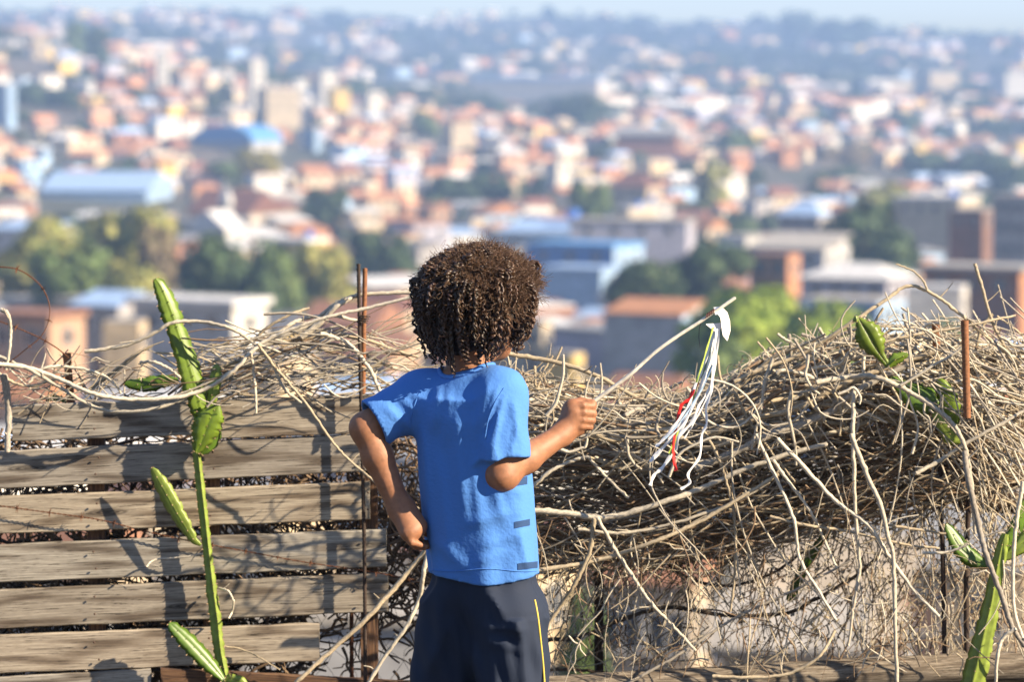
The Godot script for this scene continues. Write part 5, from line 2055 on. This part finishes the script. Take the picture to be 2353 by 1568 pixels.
func build_vines() -> void:
	# left, over the planks
	vine("white stem dipping in a low curve across the top left plank", 4.6, "pale", -0.37, [[-20, 815], [60, 850], [130, 890], [190, 926], [245, 946], [330, 945], [400, 925], [452, 898]])
	vine("long white stem sweeping from the left edge up past the rebar to the hair", 5.2, "pale", -0.355, [[-20, 836], [60, 846], [130, 872], [210, 906], [300, 919], [400, 914], [470, 894], [530, 856], [572, 812], [610, 782], [680, 752], [760, 726], [850, 706], [945, 682]])
	vine("pale stem arching over the tall cactus near its middle", 4.6, "pale", -0.36, [[190, 808], [280, 795], [345, 768], [392, 742], [450, 739], [520, 753], [575, 785], [620, 835], [650, 892], [690, 928]])
	vine("short stem with a free upturned end left of the rebar", 4.0, "straw", -0.42, [[520, 812], [570, 788], [612, 752], [660, 724], [708, 708]])
	vine("thick stem rising over the rebar top of the fence towards the hair", 6.0, "pale", -0.45, [[585, 805], [660, 768], [715, 742], [765, 702], [800, 684], [845, 675], [940, 671]])
	vine("thick cut stem end beside the rebar", 7.0, "pale", -0.44, [[690, 775], [735, 740], [770, 705], [808, 684]])
	vine("pale stem curving up behind the cut stem end", 5.0, "pale", -0.47, [[600, 800], [655, 752], [705, 730], [770, 727], [835, 742]])
	vine("thick stem dropping right of the rebar down to the blue sleeve", 5.2, "pale", -0.38, [[735, 768], [785, 782], [820, 812], [848, 850], [872, 900], [905, 935]])
	vine("stem running level from the knot of vines to the hair", 4.4, "straw", -0.46, [[590, 795], [690, 780], [760, 770], [840, 782], [910, 806], [960, 822]])
	vine("stem sagging below the knot of vines left of the rebar", 4.2, "straw", -0.48, [[500, 845], [580, 820], [660, 805], [730, 790], [800, 800], [900, 846]])
	vine("thin yellow straw slanting over planks down to the child's left arm", 3.4, "straw", -0.34, [[590, 792], [622, 835], [652, 872], [702, 930], [742, 990], [782, 1040], [838, 1092], [890, 1130], [962, 1172]])
	vine("short white stem hanging straight over the top plank", 3.6, "pale", -0.37, [[573, 812], [579, 850], [584, 900], [586, 952]])
	vine("white hooked stem left of the tall cactus", 3.8, "pale", -0.39, [[318, 834], [348, 832], [378, 845], [402, 862], [420, 880]])
	vine("pale upright stem with a hooked tip at the left edge", 4.6, "pale", -0.35, [[-4, 712], [12, 722], [18, 760], [16, 800], [8, 850]])
	vine("thick grey stem leaning on the left end of the top plank", 9.0, "grey", -0.40, [[2, 862], [10, 905], [14, 960], [10, 1040]])
	vine("brown stem looping low at the left edge", 3.6, "straw", -0.42, [[-10, 858], [30, 882], [70, 888], [110, 876], [150, 862]])
	vine("pale stem running level below the left rusty pipe", 3.8, "pale", -0.42, [[60, 880], [100, 845], [160, 845], [220, 858], [260, 885], [272, 905]])
	vine("yellow straw leaning left of the tall cactus", 4.4, "straw", -0.47, [[190, 905], [240, 868], [300, 820], [345, 794]])
	vine("dark thin stem stretched behind the tall cactus", 2.6, "dark", -0.50, [[430, 858], [540, 866], [640, 880], [760, 905]])
	vine("long straw stem running down left of the shorts to the bottom edge", 6.4, "straw", -0.24, [[990, 1248], [960, 1290], [905, 1355], [840, 1426], [770, 1490], [690, 1562], [660, 1590]])
	vine("second straw stem falling steeper beside the shorts", 5.4, "pale", -0.25, [[986, 1258], [972, 1320], [962, 1380], [932, 1445], [885, 1510], [835, 1590]])
	vine("curly white tendril right of the cactus on the lower planks", 2.6, "pale", -0.415, [[500, 1356], [520, 1362], [533, 1385], [530, 1410], [522, 1425]])
	vine("pale rootlet spreading from the cactus on the lowest planks", 2.0, "straw", -0.425, [[505, 1488], [560, 1500], [600, 1520], [640, 1545]])
	vine("pale rootlet left of the cactus stem on the middle planks", 2.2, "pale", -0.425, [[332, 1306], [352, 1290], [400, 1286], [462, 1276]])
	# behind and right of the child
	vine("thick smooth stem passing behind the stick right of the hair", 5.6, "straw", -0.30, [[1160, 812], [1230, 824], [1310, 842], [1380, 868], [1432, 898], [1490, 926], [1570, 956]])
	vine("short upright stem above the shoulder right of the shirt", 3.4, "straw", -0.34, [[1229, 842], [1230, 880], [1231, 918]])
	vine("leaning thin stem beside the short upright stem", 3.0, "straw", -0.35, [[1270, 818], [1252, 850], [1236, 892]])
	vine("heavy sagging stem reaching right from the shirt under the ribbons", 7.2, "pale", -0.22, [[1195, 1176], [1280, 1180], [1370, 1192], [1440, 1184], [1540, 1152], [1620, 1122], [1700, 1086], [1800, 1050], [1905, 1022]])
	vine("long rising stem from the shirt hem up to the right", 5.4, "straw", -0.20, [[1200, 1318], [1300, 1306], [1400, 1284], [1500, 1250], [1600, 1206], [1690, 1155], [1792, 1092]])
	vine("thinner sagging stem between the two long stems", 4.2, "pale", -0.23, [[1330, 1220], [1420, 1228], [1500, 1218], [1600, 1190], [1700, 1152], [1770, 1110]])
	vine("stem broken at a sharp bend right of the elbow", 4.2, "pale", -0.26, [[1215, 1130], [1270, 1082], [1330, 1057], [1352, 1053], [1362, 1064], [1400, 1104], [1445, 1146]])
	vine("bowed stem hanging from the heavy stem towards the shorts", 5.2, "straw", -0.21, [[1366, 1196], [1356, 1270], [1322, 1345], [1286, 1400], [1240, 1476]])
	vine("straight stem slanting down right from the heavy stem's bend", 4.6, "pale", -0.20, [[1374, 1194], [1412, 1262], [1450, 1320], [1492, 1384], [1545, 1440], [1600, 1500]])
	vine("stem crossing low from the log up through the hanging stems", 3.6, "grey", -0.28, [[1420, 1590], [1560, 1510], [1700, 1420], [1830, 1360], [1960, 1290]])
	vine("pale stem bent like an elbow left of the vine mound", 4.0, "pale", -0.25, [[1915, 935], [1930, 920], [1975, 908], [2030, 912], [2110, 940]])
	vine("straight stem leaning over the mound below the ribbons", 3.6, "straw", -0.24, [[1690, 902], [1720, 960], [1752, 1010], [1792, 1062], [1830, 1110]])
	vine("thin stem hanging from the mound below the ribbons' tips", 3.8, "straw", -0.23, [[1615, 985], [1655, 1060], [1680, 1140], [1692, 1210], [1690, 1330], [1680, 1410]])
	# the mound on the right
	vine("upright stem in the middle of the vine mound", 5.0, "pale", -0.18, [[1966, 898], [1964, 980], [1966, 1090], [1970, 1190], [1981, 1308]])
	vine("big stem arching through the mound and dropping past the log", 6.0, "pale", -0.16, [[1880, 880], [1950, 868], [2002, 865], [2047, 878], [2101, 905], [2155, 940], [2196, 978], [2220, 1022], [2230, 1064], [2240, 1135], [2246, 1230]])
	vine("thick twin trunk of stems climbing to the crest of the mound", 9.0, "grey", -0.24, [[1600, 1078], [1690, 1042], [1770, 1002], [1894, 958], [1966, 905], [2030, 868], [2090, 840]])
	vine("second thick stem lying under the twin trunk", 7.0, "straw", -0.25, [[1620, 1000], [1740, 962], [1840, 938], [1950, 880], [2060, 840], [2190, 800]])
	vine("tall brown stem peaking above the mound on the right", 4.8, "straw", -0.28, [[1690, 878], [1750, 850], [1850, 812], [1950, 748], [2035, 692], [2088, 657], [2135, 668], [2200, 712], [2270, 772], [2350, 838]])
	vine("thin twig with a nodding bud on the tall brown stem", 2.6, "straw", -0.28, [[2136, 668], [2126, 644], [2102, 622], [2064, 606]])
	vine("pointed stem rising highest at the right", 4.2, "straw", -0.26, [[2246, 606], [2262, 660], [2286, 740], [2320, 810], [2345, 880]])
	vine("thin stem reaching level to the right edge over the rusty pipe", 3.4, "straw", -0.24, [[1990, 802], [2080, 775], [2180, 758], [2260, 742], [2340, 724]])
	vine("slanting stem from the log up to the right edge", 5.0, "pale", -0.17, [[2110, 1090], [2168, 1058], [2223, 1022], [2290, 985], [2370, 940]])
	vine("free twig sticking out left above the mound before the bright tree", 3.2, "pale", -0.27, [[1790, 768], [1820, 788], [1870, 806], [1920, 832], [1960, 860]])
	vine("long white diagonal stem crossing the lower right from upper left", 5.0, "pale", -0.15, [[1790, 1010], [1874, 1101], [1925, 1155], [2002, 1214], [2050, 1286], [2107, 1363], [2164, 1422]])
	vine("white stem hanging in a long curve right of the middle", 5.6, "pale", -0.14, [[1960, 1000], [1999, 1101], [2026, 1160], [2047, 1244], [2057, 1288], [2062, 1459], [2066, 1590]])
	vine("stem falling from the mound towards the green strip", 4.2, "pale", -0.17, [[1740, 1000], [1786, 1101], [1827, 1196], [1841, 1286], [1889, 1369], [1926, 1430]])
	vine("thin stem falling just right of the green strip", 3.8, "pale", -0.19, [[1780, 1060], [1809, 1101], [1862, 1173], [1895, 1238], [1926, 1308]])
	vine("stem continuing down from the upright stem to the log", 4.0, "pale", -0.19, [[1981, 1308], [1972, 1360], [1962, 1420], [1954, 1490]])
	vine("stem running level at the middle right below the log", 3.6, "straw", -0.18, [[1773, 1190], [1859, 1211], [1931, 1220], [2010, 1238], [2092, 1256], [2164, 1264]])
	vine("short level stem meeting the dark iron rod", 3.4, "straw", -0.20, [[2044, 1210], [2110, 1220], [2178, 1230]])
	vine("short pale stem lying over the cactus fork's left pad", 3.6, "pale", -0.16, [[2125, 1274], [2181, 1272], [2230, 1254]])
	vine("thick pair of stems dropping along the cactus fork", 7.4, "grey", -0.12, [[2222, 1040], [2230, 1101], [2253, 1205], [2272, 1280], [2306, 1369], [2331, 1444], [2370, 1500]])
	vine("stem hanging at the right edge beside the cactus fork", 5.0, "pale", -0.13, [[2356, 1110], [2345, 1180], [2336, 1260], [2336, 1399], [2360, 1480]])
	vine("white stem bending down at the bottom right corner", 4.8, "pale", -0.11, [[2340, 1450], [2312, 1470], [2298, 1510], [2293, 1590]])
	vine("curved stem sweeping up from the log at the bottom", 4.4, "straw", -0.16, [[1640, 1560], [1764, 1562], [1838, 1545], [1889, 1509], [1922, 1455]])
	vine("long dark stem waving across the wire netting", 5.4, "dark", -0.55, [[1230, 1474], [1330, 1470], [1430, 1428], [1540, 1400], [1660, 1418], [1764, 1418], [1823, 1410], [1883, 1378], [1972, 1327], [2040, 1264]])
	vine("dark stem curving low behind the shorts to the post", 4.4, "dark", -0.58, [[1180, 1566], [1270, 1545], [1360, 1548], [1460, 1560]])
	vine("dark bowed stem under the brown twigs right of the shirt", 4.0, "dark", -0.52, [[1500, 1270], [1580, 1330], [1680, 1350], [1780, 1320], [1850, 1270]])


func strands(mb: MB, r: RandomNumberGenerator, count: int, make: Callable) -> void:
	for k in count:
		var s: Array = make.call(r)
		var p: PackedVector3Array = s[0]
		var rad: float = s[1]
		mb.tube(p, taper(p.size(), rad, rad * 0.6, 0.16), 5, straw(s[2], r), rad > 0.002)


const CREST := [[1130, 905, 60], [1250, 935, 75], [1400, 975, 85], [1520, 985, 90], [1650, 968, 95], [1780, 905, 105], [1900, 880, 108], [2020, 852, 108], [2140, 850, 112], [2260, 872, 118], [2400, 905, 125]]


func crest(t: float) -> Vector3:
	var f := clampf(t, 0.0, 0.9999) * (CREST.size() - 1)
	var k := int(f)
	var a: Array = CREST[k]
	var b: Array = CREST[k + 1]
	return Vector3(lerpf(a[0], b[0], f - k), lerpf(a[1], b[1], f - k), lerpf(a[2], b[2], f - k))


func tangle_object(called: String, label: String, mb: MB) -> void:
	mb.colored = true
	tag(obj(called, mb.mesh(), vine_paint()), label, "vines", "", "stuff")


func build_tangle() -> void:
	build_vines()
	var r := RandomNumberGenerator.new()
	r.seed = 404
	# the thick mat that rises to the mound on the right
	var mat := MB.new()
	strands(mat, r, 900, func(q: RandomNumberGenerator) -> Array:
		var t: float = q.randf() * 0.92
		var l: float = q.randf_range(0.04, 0.30)
		var o0: float = q.randf_range(-0.85, 1.0)
		var o1: float = clampf(o0 + q.randfn() * 0.5, -1.0, 1.2)
		var z: float = q.randf_range(-0.62, -0.22) - 0.14 * absf(o0)
		var pts := PackedVector3Array()
		var wob: float = q.randf() * 10.0
		for k in 6:
			var s := k / 5.0
			var c := crest(t + l * s)
			var y: float = c.y + c.z * lerpf(o0, o1, s) * 0.95 + 14.0 * sin(s * 4.0 + wob)
			pts.append(yard(c.x + q.randf_range(-12, 12), y + q.randf_range(-5, 5), z + 0.04 * sin(s * 3.0 + wob * 2.0)))
		var thick: float = lerpf(0.0013, 0.0064, pow(q.randf(), 2.3))
		return [curve_through(pts, 3), thick, ["straw", "pale", "pale", "pale", "grey", "brown"][q.randi() % 6]])
	strands(mat, r, 360, func(q: RandomNumberGenerator) -> Array:
		var c := crest(q.randf())
		var x: float = c.x
		var y: float = c.y + c.z * q.randf_range(-0.8, 1.1)
		var a: float = q.randfn() * 0.8 + (0.9 if x > 1700.0 else 0.0)
		var l: float = q.randf_range(60, 240)
		var z: float = q.randf_range(-0.5, -0.14)
		var bend: float = q.randfn() * 0.8
		var pts := PackedVector3Array()
		for k in 5:
			var s := k / 4.0 - 0.5
			pts.append(yard(x + cos(a + bend * s) * l * s + q.randf_range(-5, 5), y + sin(a + bend * s) * l * s + q.randf_range(-5, 5), z))
		return [curve_through(pts, 3), lerpf(0.0012, 0.0050, pow(q.randf(), 2.0)), ["pale", "straw", "pale", "grey"][q.randi() % 4]])
	tangle_object("dry_vine_mat", "thick mat of dry pale vines heaped along the fence right of the child", mat)
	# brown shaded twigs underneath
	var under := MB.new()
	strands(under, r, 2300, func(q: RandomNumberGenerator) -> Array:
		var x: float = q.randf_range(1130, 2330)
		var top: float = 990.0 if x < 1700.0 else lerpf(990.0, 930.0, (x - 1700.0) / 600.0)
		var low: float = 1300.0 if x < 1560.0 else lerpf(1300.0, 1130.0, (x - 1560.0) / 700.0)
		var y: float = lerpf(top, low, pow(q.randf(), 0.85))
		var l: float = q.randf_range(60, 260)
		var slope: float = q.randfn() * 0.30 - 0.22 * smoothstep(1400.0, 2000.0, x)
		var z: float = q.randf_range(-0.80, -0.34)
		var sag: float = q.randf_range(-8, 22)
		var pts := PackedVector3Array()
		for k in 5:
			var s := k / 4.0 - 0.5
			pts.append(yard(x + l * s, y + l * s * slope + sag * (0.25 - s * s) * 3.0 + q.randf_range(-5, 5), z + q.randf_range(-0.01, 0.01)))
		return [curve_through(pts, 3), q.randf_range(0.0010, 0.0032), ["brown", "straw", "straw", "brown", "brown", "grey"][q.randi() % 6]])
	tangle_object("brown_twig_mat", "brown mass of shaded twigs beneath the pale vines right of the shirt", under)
	# fine hanging twigs over the netting
	var hang := MB.new()
	strands(hang, r, 1300, func(q: RandomNumberGenerator) -> Array:
		var x: float = q.randf_range(1230, 2400)
		var y: float = q.randf_range(1120, 1560)
		if x < 1700.0:
			y = maxf(y, 1240.0 + q.randf() * 80.0)
		var a: float = q.randfn() * 0.55 + (PI * 0.5 if q.randf() < 0.6 else 2.2)
		var l: float = q.randf_range(40, 190)
		var z: float = q.randf_range(-0.80, -0.34) if q.randf() < 0.9 else q.randf_range(-0.34, -0.12)
		var pts := PackedVector3Array()
		var bend: float = q.randfn() * 0.5
		for k in 5:
			var s := k / 4.0 - 0.5
			pts.append(yard(x + cos(a + bend * s) * l * s + q.randf_range(-4, 4), y + sin(a + bend * s) * l * s + q.randf_range(-4, 4), z))
		return [curve_through(pts, 3), q.randf_range(0.0007, 0.0024), ["straw", "brown", "pale", "pale", "brown", "straw"][q.randi() % 6]])
	strands(hang, r, 36, func(q: RandomNumberGenerator) -> Array:
		var x: float = q.randf_range(1380, 2380)
		var c := crest(clampf((x - 1130.0) / 1270.0, 0.0, 1.0))
		var y0: float = c.y + c.z * q.randf_range(0.2, 1.1)
		var y1: float = q.randf_range(1280, 1620)
		var dx: float = q.randf_range(-160, 330)
		var z: float = q.randf_range(-0.55, -0.15)
		var bow: float = q.randfn() * 75.0
		var pts := PackedVector3Array()
		for k in 7:
			var s := k / 6.0
			pts.append(yard(x + dx * s + bow * 4.0 * s * (1.0 - s) + q.randf_range(-5, 5), lerpf(y0, y1, s), z + 0.03 * sin(s * 5.0 + x)))
		return [curve_through(pts, 4), q.randf_range(0.0012, 0.0030), ["pale", "pale", "straw", "grey"][q.randi() % 4]])
	tangle_object("hanging_twigs", "fine dry twigs hanging before the netting on the lower right", hang)
	# curled dead leaves and buds caught among them
	var crumbs := MB.new()
	for k in 4200:
		var x := r.randf_range(1150, 2400)
		var y := r.randf_range(930, 1500)
		if x < 1700.0 and y > 1300.0 and r.randf() < 0.7:
			continue
		if x > 1560.0 and y < crest((x - 1130.0) / 1270.0).y:
			continue
		var c := yard(x, y, r.randf_range(-0.8, -0.42))
		var a := Vector3(r.randfn(), r.randfn(), r.randfn()).normalized() * r.randf_range(0.003, 0.009)
		var b := a.cross(Vector3(r.randfn(), r.randfn(), r.randfn())).normalized() * a.length() * r.randf_range(0.3, 0.7)
		var nn := a.cross(b).normalized()
		var col := straw(["pale", "straw", "brown", "straw"][r.randi() % 4], r)
		var q := crumbs.v.size()
		crumbs.add(c - a, nn, Vector2.ZERO, col)
		crumbs.add(c + b + nn * 0.002, nn, Vector2.ZERO, col)
		crumbs.add(c + a, nn, Vector2.ZERO, col)
		crumbs.add(c - b + nn * 0.002, nn, Vector2.ZERO, col)
		crumbs.tri(q, q + 1, q + 2)
		crumbs.tri(q, q + 2, q + 3)
	tangle_object("dead_leaf_litter", "shrivelled leaf scraps caught in the twigs right of the child", crumbs)
	# loose stems along the top of the planks on the left
	var left := MB.new()
	strands(left, r, 190, func(q: RandomNumberGenerator) -> Array:
		var x: float = q.randf_range(470, 990)
		var y: float = q.randf_range(745, 905) + (990.0 - x) * 0.03
		var l: float = q.randf_range(60, 280)
		var slope: float = q.randfn() * 0.32 - 0.12
		var z: float = q.randf_range(-0.66, -0.36)
		var bow: float = q.randf_range(-40, 30)
		var pts := PackedVector3Array()
		for k in 5:
			var s := k / 4.0 - 0.5
			pts.append(yard(x + l * s, y + l * s * slope - bow * (0.25 - s * s) * 3.0 + q.randf_range(-5, 5), z))
		return [curve_through(pts, 3), q.randf_range(0.0010, 0.0034), ["straw", "pale", "pale", "grey", "brown"][q.randi() % 5]])
	strands(left, r, 110, func(q: RandomNumberGenerator) -> Array:
		var x: float = q.randf_range(-40, 520)
		var y: float = q.randf_range(830, 930)
		var l: float = q.randf_range(40, 200)
		var a: float = q.randfn() * 0.5 - 0.2
		var z: float = q.randf_range(-0.62, -0.40)
		var bow: float = q.randf_range(-30, 30)
		var pts := PackedVector3Array()
		for k in 5:
			var s := k / 4.0 - 0.5
			pts.append(yard(x + cos(a) * l * s, y + sin(a) * l * s - bow * (0.25 - s * s) * 3.0 + q.randf_range(-4, 4), z))
		return [curve_through(pts, 3), q.randf_range(0.0008, 0.0026), ["straw", "pale", "brown", "grey"][q.randi() % 4]])
	tangle_object("loose_dry_stems", "loose dry stems lying along the top of the planks", left)
	# behind the planks
	var back := MB.new()
	strands(back, r, 2700, func(q: RandomNumberGenerator) -> Array:
		var x: float = q.randf_range(-80, 1000)
		var y: float = q.randf_range(1000, 1600)
		if y > 1400.0 and x > 700.0 and q.randf() < 0.75:
			x -= 500.0
		var a: float = q.randf() * PI
		var l: float = q.randf_range(40, 160)
		var z: float = q.randf_range(-0.85, -0.53)
		var pts := PackedVector3Array()
		for k in 4:
			var s := k / 3.0 - 0.5
			pts.append(yard(x + cos(a) * l * s + q.randf_range(-8, 8), y + sin(a) * l * s + q.randf_range(-8, 8), z))
		return [curve_through(pts, 3), q.randf_range(0.0014, 0.0046), ["brown", "brown", "brown", "brown", "dark"][q.randi() % 5]])
	tangle_object("twigs_behind_planks", "brown twigs pressed behind the gaps of the plank fence", back)
	# steep stems pouring over at the right edge
	var steep := MB.new()
	strands(steep, r, 170, func(q: RandomNumberGenerator) -> Array:
		var x: float = q.randf_range(2150, 2440)
		var y: float = q.randf_range(760, 1180)
		var a: float = q.randfn() * 0.3 + 0.85
		var l: float = q.randf_range(80, 300)
		var z: float = q.randf_range(-0.5, -0.16)
		var bow: float = q.randf_range(-10, 40)
		var pts := PackedVector3Array()
		for k in 5:
			var s := k / 4.0 - 0.5
			pts.append(yard(x + cos(a) * l * s, y + sin(a) * l * s - bow * (0.25 - s * s) * 3.0, z))
		return [curve_through(pts, 3), q.randf_range(0.0011, 0.0034), ["straw", "pale", "pale", "grey"][q.randi() % 4]])
	tangle_object("steep_dry_stems", "steep dry stems pouring down at the right edge of the mound", steep)
	# tendrils and cut tips standing up from the heap
	var tips := MB.new()
	strands(tips, r, 260, func(q: RandomNumberGenerator) -> Array:
		var t: float = q.randf()
		var c := crest(t)
		var p := yard(c.x, c.y - c.z * q.randf_range(0.5, 1.0), q.randf_range(-0.5, -0.25))
		var pts := PackedVector3Array()
		var d := Vector3(q.randfn() * 0.6, 1.0, q.randfn() * 0.3).normalized()
		var turn: float = q.randfn() * 0.5
		for k in 7:
			pts.append(p)
			p += d * q.randf_range(0.004, 0.010)
			d = d.rotated(Vector3(0, 0, 1), turn)
			turn *= 1.25
		return [curve_through(pts, 2), q.randf_range(0.0008, 0.0018), ["straw", "pale"][q.randi() % 2]])
	tangle_object("curled_tendrils", "small curled tendrils standing up along the top of the vine mat", tips)
